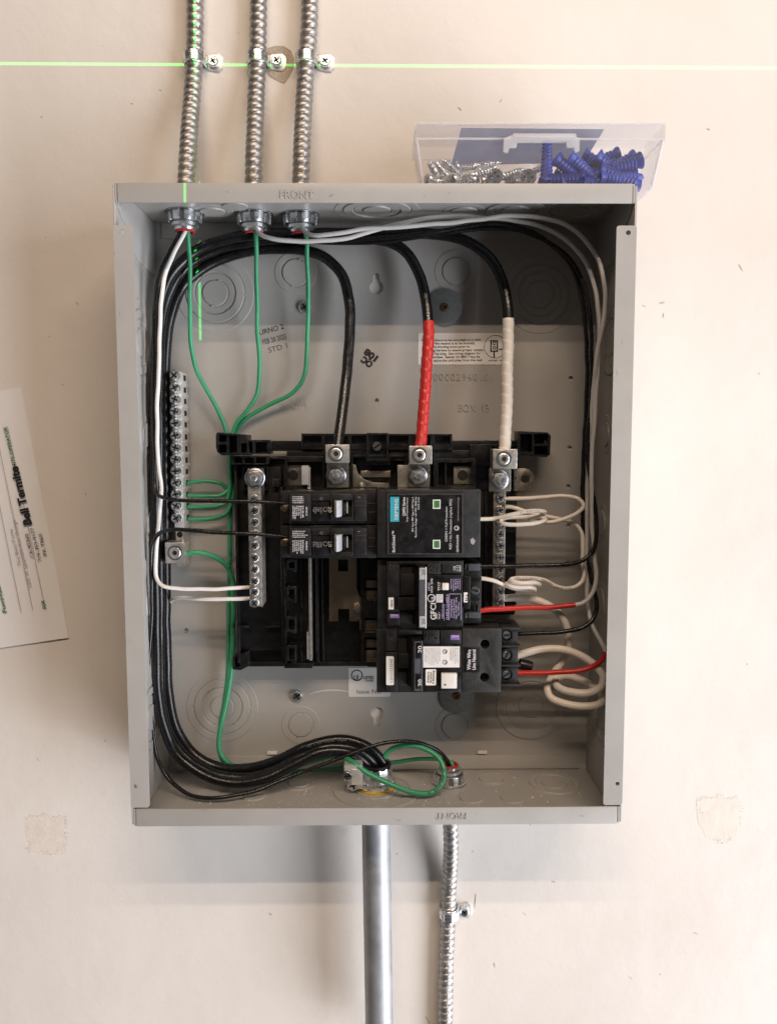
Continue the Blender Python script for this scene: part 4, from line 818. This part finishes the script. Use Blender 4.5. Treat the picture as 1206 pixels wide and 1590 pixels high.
# ================================================================== WIRES
from mathutils import noise
def run(path, r):
    p = spline([P(x, y, d * .001) for x, y, d in path]); n = len(p); amp = .0007 if r < .0025 else .0005
    return [q + noise.noise_vector(q * 55 + Vector((r * 9e3, n * .37, 0))) * amp * min(1, i / 8, (n - 1 - i) / 8) for i, q in enumerate(p)]
def wire_print(o, p, r, f0, f1, m, seed):
    rnd = random.Random(seed); b = MB(); i0, i1 = int(len(p) * f0), int(len(p) * f1); pts = spline(p[i0:i1:2], .0002); k = 0
    while k < len(pts) - 12:
        for _ in range(rnd.randint(3, 9)):
            w_ = rnd.randint(3, 5)
            if k + w_ >= len(pts) - 2: break
            a, c = pts[k], pts[k + w_]; tg = (c - a).normalized(); vw = (CAM - a); vw = (vw - tg * vw.dot(tg)).normalized(); sd = tg.cross(vw); h = r * rnd.choice((.22, .30, .34))
            if rnd.random() < .93: b.add([q + vw * (r * .985 + .00012) + sd * e_ for q, e_ in ((a, -h), (c, -h), (c, h), (a, h))], [(0, 1, 2, 3)])
            k += w_ + 2
        k += rnd.randint(4, 14)
    part('printed_marking', b, m, o)
def wire(label, path, r, m, seg=12, cat='wire', group=None, tape=None, pr=None):
    o = wire_(label, path, r, m, seg, cat, group, tape)
    if pr: wire_print(o, run(path, r), r, pr[0], pr[1], pr[2], len(label))
    return o
def wire_(label, path, r, m, seg, cat, group, tape):
    p = run(path, r)
    if not tape:
        b = MB(); b.tube(p, r, seg); o = solo('wire' if r < .0025 else 'cable', b, m, label, cat, group, base=p[0]); return o
    m2, frac, rr, pitch, at_end = tape
    t = thing('wire' if r < .0025 else 'cable', label, cat, p[0], group)
    n = int(len(p) * frac); tp = p[-n:] if at_end else p[:n]; rest = p[:-n + 2] if at_end else p[n - 2:]
    b = MB(); b.tube(rest, r, seg); part('insulation', b, m, t)
    tp = spline(tp[::3] + ([tp[-1]] if (len(tp) - 1) % 3 else []), .0006) if pitch else tp
    b = MB(); b.tube(tp, rr, max(seg, 20), (lambda L, a: rr + .00050 * ((L / pitch + a / 6.2832) % 1) - .0003 + .00004 * math.sin(L * 310) ) if pitch else None); part('tape_wrap', b, m2, t, ang=55); return t
HV = 'heavy supply cables'
wire('heavy black supply cable ending bare black at the first lug', [(524, 700, 52), (528, 665, 46), (536, 600, 34), (543, 520, 26), (541, 462, 22), (530, 425, 18), (505, 400, 15), (470, 388, 14), (425, 386, 14), (375, 392, 14), (330, 408, 16), (290, 437, 18), (268, 480, 20), (259, 530, 22), (256, 600, 22), (256, 700, 24), (257, 800, 26), (257, 900, 26), (258, 1000, 26), (262, 1080, 26), (275, 1135, 28), (304, 1174, 30), (345, 1193, 34), (390, 1193, 38), (430, 1181, 40), (470, 1162, 40), (510, 1150, 38), (548, 1151, 36), (578, 1166, 36), (596, 1188, 36), (600, 1215, 36)], .0042, 'black_wire', 16, 'cable', HV, pr=(.90, .94, 'emboss'))
wire('heavy black supply cable wrapped in red tape at the middle lug', [(652, 698, 52), (656, 655, 46), (662, 570, 38), (665, 510, 33), (661, 465, 28), (650, 425, 24), (633, 394, 22), (605, 376, 20), (560, 369, 19), (500, 368, 19), (440, 370, 19), (380, 377, 20), (330, 390, 21), (290, 414, 22), (263, 455, 25), (250, 510, 29), (247, 600, 31), (247, 700, 32), (248, 800, 33), (248, 900, 33), (248, 1000, 33), (250, 1080, 34), (261, 1135, 36), (289, 1177, 39), (330, 1201, 42), (380, 1208, 45), (425, 1197, 46), (468, 1175, 44), (510, 1160, 42), (548, 1163, 40), (574, 1180, 38), (586, 1200, 36), (588, 1215, 36)], .0042, 'black_wire', 16, 'cable', HV, ('red_tape', .115, .0045, .0085, False))
wire('heavy black supply cable wrapped in white tape at the right lug', [(783, 705, 52), (786, 640, 44), (788, 560, 38), (789, 500, 35), (785, 455, 31), (773, 420, 28), (752, 392, 26), (722, 374, 24), (680, 364, 24), (620, 362, 25), (560, 362, 26), (480, 362, 26), (400, 364, 27), (345, 373, 28), (297, 394, 29), (262, 432, 32), (248, 480, 35), (243, 560, 38), (241, 650, 39), (241, 800, 40), (242, 950, 40), (244, 1060, 41), (252, 1120, 42), (272, 1168, 44), (310, 1200, 48), (360, 1216, 52), (410, 1210, 52), (455, 1188, 48), (500, 1168, 45), (540, 1168, 42), (568, 1186, 40), (578, 1203, 36), (578, 1218, 36)], .0042, 'black_wire', 16, 'cable', HV, ('white_tape', .112, .0045, .0085, False))
BK = 'thin black branch wires'
wire('thin black wire from leftmost connector to the upper single breaker', [(284, 348, 35), (279, 362, 37), (262, 392, 42), (247, 425, 46), (241, 465, 48), (239, 550, 50), (238, 640, 51), (240, 720, 54), (241, 755, 57), (246, 769, 60), (268, 776, 63), (320, 778, 65), (395, 779, 66), (446, 782, 60)], .0015, 'black_wire', 12, 'wire', BK)
wire('thin black wire from lower single breaker down around the box floor', [(446, 834, 60), (395, 830, 66), (330, 827, 65), (295, 824, 63), (265, 823, 61), (246, 829, 58), (237, 845, 55), (235, 887, 52), (236, 960, 49), (231, 1020, 47), (230, 1060, 46), (235, 1112, 46), (246, 1182, 48), (266, 1214, 54), (296, 1235, 62), (339, 1239, 66), (392, 1230, 60), (445, 1209, 52), (512, 1183, 48), (580, 1159, 46), (620, 1151, 42), (655, 1154, 38), (682, 1168, 34), (697, 1186, 30), (699, 1205, 29)], .0016, 'black_wire', 12, 'wire', BK)
wire('thin black wire along the top and right side to the GFCI breaker', [(400, 350, 30), (410, 366, 27), (450, 371, 30), (520, 376, 31), (580, 376, 32), (640, 369, 33), (700, 360, 34), (760, 354, 34), (815, 360, 36), (858, 380, 38), (888, 407, 40), (906, 442, 42), (916, 490, 44), (918, 550, 44), (917, 620, 45), (913, 665, 46), (912, 705, 48), (922, 772, 53), (927, 817, 57), (921, 853, 60), (907, 869, 61), (882, 876, 63), (820, 878, 65), (742, 880, 64)], .0017, 'black_wire', 12, 'wire', BK)
wire('thin black wire along the top and right side to the lowest breaker', [(470, 350, 30), (480, 366, 32), (530, 372, 34), (600, 368, 36), (660, 362, 37), (720, 352, 37), (780, 348, 37), (830, 362, 37), (868, 390, 37), (893, 425, 37), (905, 470, 38), (910, 530, 38), (911, 600, 38), (908, 660, 39), (905, 750, 40), (906, 839, 42), (914, 884, 46), (922, 915, 51), (926, 940, 55), (921, 960, 57), (906, 973, 59), (875, 981, 60), (842, 983, 60), (796, 985, 56)], .0017, 'black_wire', 12, 'wire', BK)
wire('white wire from leftmost connector down the left side to the neutral bar', [(291, 350, 35), (286, 362, 38), (270, 393, 45), (257, 425, 50), (250, 470, 53), (247, 560, 54), (244, 635, 54), (246, 723, 54), (250, 756, 54), (246, 811, 53), (242, 862, 53), (243, 897, 55), (252, 909, 57), (283, 914, 57), (340, 914, 55), (392, 912, 50)], .00155, 'white_wire', 12, 'wire', 'white wires on the left neutral bar')
wire('short white wire into the lowest screw of the left neutral bar', [(258, 945, 16), (262, 937, 22), (270, 930, 32), (283, 928, 40), (300, 930, 46), (345, 931, 51), (392, 929, 50)], .0016, 'white_wire', 12, 'wire', 'white wires on the left neutral bar')
WT = 'grey white wires along the top and right wall'
wire('grey white wire with red taped end at the GFCI breaker', [(397, 350, 35), (402, 362, 38), (420, 370, 42), (460, 374, 44), (510, 373, 44), (560, 364, 43), (600, 352, 42), (645, 341, 42), (690, 335, 42), (740, 337, 42), (790, 341, 42), (835, 350, 43), (875, 370, 45), (905, 400, 48), (922, 440, 50), (929, 490, 52), (929, 540, 52), (926, 600, 52), (922, 660, 52), (918, 740, 53), (919, 800, 54), (922, 861, 56), (926, 893, 58), (920, 920, 60), (906, 936, 61), (880, 941, 62), (820, 944, 63), (760, 946, 64), (738, 950, 63)], .0017, 'grey_wire', 12, 'wire', WT, ('red_tape', .128, .0020, 0, True))
wire('grey white wire with red taped end at the lowest breaker', [(468, 350, 35), (475, 362, 40), (490, 366, 45), (520, 363, 47), (560, 355, 47), (620, 353, 47), (680, 347, 47), (740, 341, 47), (790, 335, 48), (840, 338, 50), (880, 350, 53), (910, 375, 56), (929, 405, 59), (938, 440, 61), (939, 475, 61), (934, 510, 60), (926, 550, 57), (921, 600, 50), (916, 680, 45), (912, 760, 44), (910, 840, 44), (911, 910, 46), (913, 946, 50), (919, 970, 56), (932, 996, 62), (939, 1012, 65), (932, 1027, 65), (912, 1038, 63), (858, 1044, 61), (796, 1045, 56)], .0017, 'grey_wire', 12, 'wire', WT, ('red_tape', .128, .0020, 0, True))
PG = 'coiled neutral pigtails'
wire('coiled cream pigtail from the surge protector to the top neutral screw', [(738, 806, 55), (770, 805, 56), (795, 799, 60), (825, 793, 62), (846, 795, 58), (838, 801, 53), (805, 803, 52), (780, 806, 55), (778, 812, 60), (800, 815, 63), (832, 813, 63), (847, 807, 59), (838, 803, 55), (822, 807, 53), (850, 811, 53), (880, 804, 54), (900, 793, 55), (906, 784, 55), (898, 774, 54), (875, 770, 52), (840, 772, 49), (800, 774, 45), (780, 774, 42)], .0016, 'cream_wire', 12, 'wire', PG, pr=(.14, .22, 'grey_ink'))
wire('coiled cream pigtail from the GFCI breaker up to the second neutral screw', [(779, 791, 42), (787, 787, 45), (800, 789, 48), (820, 796, 49), (846, 802, 49), (870, 806, 47), (890, 812, 46), (902, 826, 47), (904, 850, 49), (903, 872, 50), (907, 888, 51), (903, 903, 53), (890, 912, 54), (874, 914, 55), (860, 909, 56), (848, 902, 56), (825, 898, 58), (800, 897, 60), (791, 900, 62), (805, 904, 64), (830, 905, 62), (838, 909, 57), (815, 908, 53), (790, 905, 56), (785, 908, 62), (800, 912, 64), (824, 913, 63), (831, 917, 58), (805, 916, 55), (781, 908, 60), (765, 901, 62), (740, 897, 60)], .0016, 'cream_wire', 12, 'wire', PG, pr=(.40, .58, 'grey_ink'))
wire('thick looped cream pigtail of the lowest breaker', [(780, 929, 42), (812, 928, 48), (838, 934, 51), (864, 949, 52), (879, 972, 50), (882, 1000, 46), (874, 1026, 44), (858, 1048, 44), (849, 1068, 47), (854, 1083, 52), (875, 1092, 57), (905, 1097, 61), (931, 1093, 61), (935, 1080, 54), (922, 1066, 46), (900, 1054, 42), (876, 1050, 42), (862, 1056, 47), (866, 1067, 54), (888, 1075, 61), (914, 1076, 65), (933, 1066, 66), (936, 1050, 64), (923, 1032, 60), (900, 1017, 56), (870, 1008, 55), (840, 1008, 55), (820, 1013, 55), (796, 1020, 52)], .0030, 'cream_wire', 14, 'wire', PG)
GR = 'green ground wires'
wire('green wire from the leftmost connector to the ground bar', [(291, 350, 35), (292, 362, 35), (294, 410, 32), (295, 480, 28), (296, 535, 25), (304, 570, 22), (322, 607, 18), (341, 642, 14), (351, 668, 11), (355, 700, 10), (357, 735, 11), (353, 760, 13), (343, 769, 15), (322, 770, 16), (286, 769, 16)], .00175, 'green_wire', 12, 'wire', GR)
wire('green wire from the middle connector to the ground bar', [(396, 350, 35), (397, 365, 35), (398, 430, 30), (400, 520, 22), (403, 575, 17), (399, 612, 15), (383, 637, 14), (368, 655, 13), (360, 680, 12), (358, 720, 13), (357, 755, 15), (352, 778, 15), (338, 785, 16), (286, 787, 16)], .00175, 'green_wire', 12, 'wire', GR)
wire('green wire from the right connector bending left to the ground bar', [(470, 350, 35), (475, 368, 34), (477, 400, 32), (478, 480, 25), (476, 550, 19), (470, 588, 16), (452, 611, 14), (412, 632, 12), (378, 653, 10), (364, 676, 8.5), (361, 720, 9), (360, 770, 12), (352, 796, 15), (330, 805, 16), (286, 806, 16)], .00175, 'green_wire', 12, 'wire', GR)
wire('green wire from the ground bar down to the bottom cable connector', [(286, 751, 16), (321, 747, 17), (345, 752, 15), (355, 766, 11), (357, 800, 8), (356, 880, 8), (355, 960, 8), (354, 1040, 10), (348, 1090, 14), (342, 1130, 18), (340, 1160, 20), (348, 1184, 18), (372, 1196, 17), (420, 1201, 17), (472, 1197, 17), (540, 1190, 17), (612, 1184, 18), (650, 1179, 22), (682, 1179, 26), (701, 1186, 29), (703, 1205, 29)], .00175, 'green_wire', 12, 'wire', GR)
wire('thicker green wire from the ground lug through the bushing lug in a loop', [(280, 862, 35), (306, 858, 34), (328, 862, 31), (347, 874, 27), (359, 892, 23), (362, 930, 19), (361, 1000, 16), (357, 1060, 18), (348, 1105, 22), (341, 1140, 25), (342, 1168, 26), (357, 1187, 24), (390, 1199, 22), (440, 1196, 22), (490, 1180, 26), (525, 1174, 38), (548, 1185, 54), (568, 1199, 58), (604, 1217, 62), (641, 1231, 63), (670, 1231, 60), (688, 1213, 54), (687, 1189, 48), (670, 1168, 42), (637, 1158, 37), (608, 1164, 35), (594, 1182, 36), (590, 1208, 36)], .0021, 'green_wire', 14, 'wire', GR, pr=(.79, .86, 'ink'))

# ================================================================== PAPER NOTICE
pc = [P(*q, .0012) for q in ((107, 990), (32, 601))]                                 # its right-hand edge
e = (pc[1] - pc[0]).normalized(); nrm = Vector((-e.z, 0, e.x)); ln = (pc[1] - pc[0]).length
t = thing('paper_notice', 'white paper form with handwriting taped sideways at the left edge', 'paper', pc[0])
b = MB(); V = []; F = []; nu, nv = 10, 10
for i in range(nu + 1):
    for k in range(nv + 1):
        q = pc[0] + e * (ln * i / nu) + nrm * (.26 * k / nv)
        lift = .0004 + .0030 * max(0, 1 - i / 3) ** 2 * max(0, 1 - k / 4) + .0003 * math.sin(i * .7 + k * .5) ** 2
        V.append((q.x, -.0004 - lift * .5, q.z))
for i in range(nu):
    for k in range(nv): a = i * (nv + 1) + k; F.append((a, a + 1, a + nv + 2, a + nv + 1))
b.add(V, F); sh = part('sheet', b, 'paper', t, ang=60)
d = .0024; A = 101.3
def rule(x0, y0, x1, y1, th=.8):
    b = MB(); dx, dy = x1 - x0, y1 - y0; L = math.hypot(dx, dy); ox, oy = -dy / L * th / 2, dx / L * th / 2
    q = [P(x0 + ox, y0 + oy, d), P(x1 + ox, y1 + oy, d), P(x1 - ox, y1 - oy, d), P(x0 - ox, y0 - oy, d)]; b.add(q, [(0, 1, 2, 3)]); part('ruled_line', b, 'grey_ink', t)
rule(70, 945, 11.5, 662); rule(51, 948, -6, 672); rule(33, 951, -24, 672)
text('FOR', 65.5, 939, 5.5, d, t, 'green_ink', A, 14, .02, 0); text('TERMITE OPERATOR', 15, 702, 5.4, d, t, 'green_ink', A, 80, .02, 0)
text('Bell Termite', 27, 771, 12.5, d + .0002, t, 'ink', A, 93, .045, 0, 'handwriting'); text('The Best Fume', 21.5, 851, 5.4, d, t, 'grey_ink', A, 60, .0, 0, 'stamped_text')
text('1303 W Sycamore Ave. Orange', 32, 860, 5.4, d, t, 'grey_ink', A, 108, .0, 0, 'stamped_text'); text('CA 92868', 43, 848, 5.4, d, t, 'stamp_ink', A, 38, .0, 0, 'stamped_text')
text('714-353-4177', 53.5, 846, 5.4, d, t, 'stamp_ink', A, 54, .0, 0, 'stamped_text'); text('PR 7860', 64, 846, 5.4, d, t, 'stamp_ink', A, 35, .0, 0, 'stamped_text')
text('Fumigation', -1.5, 925, 6, d, t, 'green_ink', A, 56, .02, 0)

# ================================================================== PARTS BOX WITH SCREWS AND ANCHORS
d0, d1 = .046, .088                                                                       # back and front of the plastic box
zb = H2 + .0006
fb0, fb1 = P(657, 287, d1), P(1014, 292, d1); ft0, ft1 = P(646, 214, d1), P(1029, 216, d1); tl, tr = P(644, 193, d1), P(1032, 197, d1)
pbx = thing('parts_box', 'clear plastic parts box on top of the panel, holding screws and blue anchors', 'parts box', ((fb0.x + fb1.x) / 2, -(d0 + d1) / 2, zb))
def frame_box(x0b, x1b, x0t, x1t, zlo, zhi, di, do_, th, taper=.003):
    """four thin tapered walls"""
    b = MB(); walls = []
    for (pa, pb2) in (((0, 1), (1, 1)), ((0, 0), (1, 0)), ((0, 0), (0, 1)), ((1, 0), (1, 1))):
        V = []
        for inner in (0, 1):
            for zz in (0, 1):
                for (ix, iy) in (pa, pb2):
                    x = ((x0b, x1b)[ix] if zz == 0 else (x0t, x1t)[ix]) + (th if ix == 0 else -th) * inner
                    y = ((di + taper * (1 - zz)) if iy == 0 else (do_ - taper * (1 - zz))) + (th if iy == 0 else -th) * inner
                    V.append((x, -y, (zlo, zhi)[zz]))
        b.add(V, [(0, 1, 3, 2), (4, 6, 7, 5), (0, 4, 5, 1), (2, 3, 7, 6), (0, 2, 6, 4), (1, 5, 7, 3)])
    return b
zt = ft0.z; zz1 = tl.z
part('tray', frame_box(fb0.x, fb1.x, ft0.x, ft1.x, zb + .001, zt, d0, d1, .0010), 'clear', pbx)
b = MB(); b.box(fb0.x, fb1.x, d0 + .003, d1 - .003, zb, zb + .0009); part('tray_floor', b, 'clear', pbx)
part('lid_rim', frame_box(ft0.x - .0012, ft1.x + .0012, tl.x, tr.x, zt - .0006, zz1, d0 - .001, d1 + .0012, .0010, 0), 'clear', pbx)
b = MB(); b.box(tl.x + .0004, tr.x - .0004, d0 - .0006, d1 + .0008, zz1, zz1 + .0010); part('lid', b, 'clear', pbx, .0003)
for zz_ in (zz1 - .0006, zt - .0016):
    b = MB(); b.box(tl.x - .0002, tr.x + .0002, d1 + .0010, d1 + .0022, zz_, zz_ + .0014); part('rim_bead', b, 'clear_thick', pbx, .0004)
for x_, xt_ in ((fb0.x, ft0.x), (fb1.x, ft1.x)):
    b = MB(); b.tube([Vector((x_, -(d1 - .003), zb + .002)), Vector((xt_, -d1, zt - .001))], .0012, 8); part('corner_bead', b, 'clear_thick', pbx)
qd = P(839, 250, .066); b = MB(); b.box(qd.x - .0005, qd.x + .0005, d0 + .003, d1 - .003, zb + .001, zt - .001); part('divider', b, 'clear', pbx)
b = MB(); b.pplate([(782, 214), (796, 208), (888, 208), (900, 214), (900, 233), (893, 236), (890, 228), (880, 228), (879, 220), (803, 220), (802, 228), (791, 228), (788, 237), (781, 234)], [], d1 + .0045, d1 + .0018); part('latch', b, 'clear_thick', pbx, .0006)
b = MB(); b.pbox(796, 206, 895, 213, d1 + .0055, d1 + .0014); part('latch_hinge', b, 'clear_thick', pbx, .0008)
b = MB(); b.pplate([(716, 198), (938, 200), (906, 252), (700, 256)], [], d0 + .0040, d0 + .0036); part('label_card', b, 'card', pbx)
def wood_screw():
    b = MB(); L, r = .032, .0024; pts = [Vector((0, 0, 0)).lerp(Vector((0, 0, L)), k / 90) for k in range(91)]
    b.tube(pts, r, 10, lambda l, a: max(.0003, (r - .0004 + .0009 * max(0, 1 - abs(((l / .0021 - a / 6.2832) % 1) - .5) * 3.4)) * min(1, (L - l) / .006 + .05)))
    me = b; me.lathe((0, 0, 0), (0, 0, 1), [(.0056, -.0014), (.0056, -.0003), (.0020, .0030)], 20)
    h = .0004; a, t_ = .0034, .0009; hole = [(-t_, -a), (t_, -a), (t_, -t_), (a, -t_), (a, t_), (t_, t_), (t_, a), (-t_, a), (-t_, t_), (-a, t_), (-a, -t_), (-t_, -t_)]
    b.plate(circ(0, 0, .0056, 20), [hole], .0004, .0014, mp=lambda u, v, w_: (u, -v, -w_)); return b.mesh('wood_screw', 'zinc')
WS = wood_screw()
def anchor(m='blue'):
    b = MB(); pr = [(.0001, .004), (.0030, .003), (.0048, 0), (.0060, 0), (.0060, .0010), (.0048, .0030)]
    for k in range(9): z = .0045 + k * .0026; rr = .0047 - k * .00014; pr += [(rr - .0006, z), (rr, z + .0013), (rr - .0006, z + .0022)]
    pr += [(.0026, .0300), (.0001, .032)]; b.lathe((0, 0, 0), (0, 0, 1), pr, 14); return b.mesh('wall_anchor', m)
AN = anchor(); ANS = [AN, anchor('blue2'), anchor('blue3')]
def lay(me, name, px, py, d, dirv, label, cat, group):
    """put an item with its head at (px,py) at depth d; dirv: px direction of its shank plus depth change"""
    a = P(px, py, d); v = Vector((dirv[0], -dirv[2], -dirv[1])).normalized(); a.z = max(a.z, zb + .0066)
    tip = a.z + v.z * .030
    if tip < zb + .0026: v.z = (zb + .0026 - a.z) / .030; v.normalize()
    v.y = max(min(v.y, (d - d0 - .006) / .030), -(d1 - d - .006) / .030)
    tx = a.x + v.x * .030; hi_, lo_ = fb1.x - .006, fb0.x + .006
    if tx > hi_: a.x -= tx - hi_
    if tx < lo_: a.x += lo_ - tx
    a.x = min(max(a.x, lo_), hi_)
    o = bpy.data.objects.new(name, me); COL.objects.link(o); o.location = a; o.rotation_mode = 'QUATERNION'; o.rotation_quaternion = v.to_track_quat('Z', 'Y'); WL[o.name] = a; return tag(o, label, cat, group)
G = 'screws in the parts box'
for i, (x, y, d, dv) in enumerate(((684, 282, .078, (-8, -24, -24)), (700, 280, .080, (-12, -24, -26)), (722, 280, .080, (-18, -24, -20)), (664, 282, .066, (20, -8, -16)), (708, 280, .080, (40, -12, 0)), (712, 262, .060, (54, -8, 0)), (752, 282, .074, (30, -9, .0)), (740, 272, .062, (-44, 4, 0)), (724, 284, .078, (-50, 2, 2)), (790, 284, .066, (26, -12, 0)), (800, 280, .060, (-34, -10, 0)), (668, 284, .080, (44, 0, -4)), (812, 284, .072, (-24, -12, -10)))):
    lay(WS, 'wood_screw', x, y, d, dv, 'zinc screw lying in the heap in the left half of the parts box', 'screw', G)
for x, y, d, lb in ((768, 274, .080, 'zinc screw with its cross head facing out, nearer the screw heap'), (820, 275, .080, 'zinc screw with its cross head facing out, next to the divider')): lay(WS, 'wood_screw', x, y, d, (2, -4, -20), lb, 'screw', G)
G = 'anchors in the parts box'
tag(lay(AN, 'wall_anchor', 848, 284, .078, (0, -30, 0), 'blue plastic anchor standing upright against the divider', 'anchor', G))
for x, y, d, dv in ((862, 245, .076, (30, 26, 0)), (884, 243, .078, (32, 26, 0)), (905, 240, .064, (34, 18, 0)), (925, 242, .074, (30, 22, 0)), (930, 262, .080, (46, 16, 0)), (960, 240, .064, (-40, 12, 0)), (985, 244, .074, (-40, 18, 0)), (1004, 248, .078, (-44, 14, 0)), (975, 275, .080, (40, 0, 0)), (1000, 268, .066, (-44, 6, 0)), (860, 275, .066, (40, 6, 0)), (905, 278, .080, (-44, 0, 0)), (935, 282, .074, (-36, 0, 4)), (955, 258, .070, (-40, 10, 0)), (1008, 284, .076, (-40, 0, 0)), (880, 268, .062, (44, 2, 0)), (1000, 282, .062, (-34, 0, 0)), (946, 272, .062, (40, 4, 0)), (870, 284, .078, (40, 0, 0))):
    lay(ANS[int(x * 7 + y) % 3], 'wall_anchor', x, y, d, dv, 'blue plastic anchor lying in the right half of the parts box', 'anchor', G)

# ================================================================== LASER LEVEL: a cross-line lamp standing in front of the wall, out of the picture
def plane_n(a, b_, c): return (b_ - a).cross(c - a).normalized()
ha, hb_, hc_ = P(0, 98, 0), P(1206, 105, 0), P(402, 90, .014); nh = plane_n(ha, hb_, hc_)
va, vb, vc = P(308, 255, 0), P(311, 528, .003), P(287, 297, DB); nv_ = plane_n(va, vb, vc)
yl = -1.6                                                # both fans leave one point on this depth
dirv = nh.cross(nv_); A_ = Matrix((nh, nv_, (0, 1, 0))); src = A_.inverted() @ Vector((nh.dot(ha), nv_.dot(va), yl))
def laser(name, n, half, power, lim=None):
    l = bpy.data.lights.new(name, 'SPOT'); l.energy = power; l.color = (.03, 1, .10); l.shadow_soft_size = 0; l.spot_size = R_(150); l.spot_blend = 0; l.use_nodes = True; nt = l.node_tree; em = nt.nodes['Emission']
    g = nt.nodes.new('ShaderNodeNewGeometry'); dt = nt.nodes.new('ShaderNodeVectorMath'); dt.operation = 'DOT_PRODUCT'; dt.inputs[1].default_value = n; nt.links.new(g.outputs['Incoming'], dt.inputs[0])
    ab = nt.nodes.new('ShaderNodeMath'); ab.operation = 'ABSOLUTE'; nt.links.new(dt.outputs['Value'], ab.inputs[0])
    mr = nt.nodes.new('ShaderNodeMapRange'); mr.inputs['From Min'].default_value = half * .35; mr.inputs['From Max'].default_value = half; mr.inputs['To Min'].default_value = 1; mr.inputs['To Max'].default_value = 0; nt.links.new(ab.outputs[0], mr.inputs['Value'])
    out = mr.outputs[0]
    if lim is not None:          # the fan ends below: compare the height of the ray with the last lit point
        d2 = nt.nodes.new('ShaderNodeVectorMath'); d2.operation = 'DOT_PRODUCT'; d2.inputs[1].default_value = (0, 0, 1); nt.links.new(g.outputs['Incoming'], d2.inputs[0])
        c2 = nt.nodes.new('ShaderNodeMath'); c2.operation = 'GREATER_THAN'; c2.inputs[1].default_value = lim; nt.links.new(d2.outputs['Value'], c2.inputs[0])
        mu = nt.nodes.new('ShaderNodeMath'); mu.operation = 'MULTIPLY'; nt.links.new(out, mu.inputs[0]); nt.links.new(c2.outputs[0], mu.inputs[1]); out = mu.outputs[0]
    nt.links.new(out, em.inputs['Strength'])
    o = bpy.data.objects.new(name, l); COL.objects.link(o); o.location = src; o.rotation_euler = (Vector((src.x, 0, src.z)) - src).to_track_quat('-Z', 'Y').to_euler(); return o
laser('laser_level_horizontal', nh, .00085, 150)
vd = (vb - src).normalized()
laser('laser_level_vertical', nv_, .00085, 150, lim=vd.z)
flush_text()
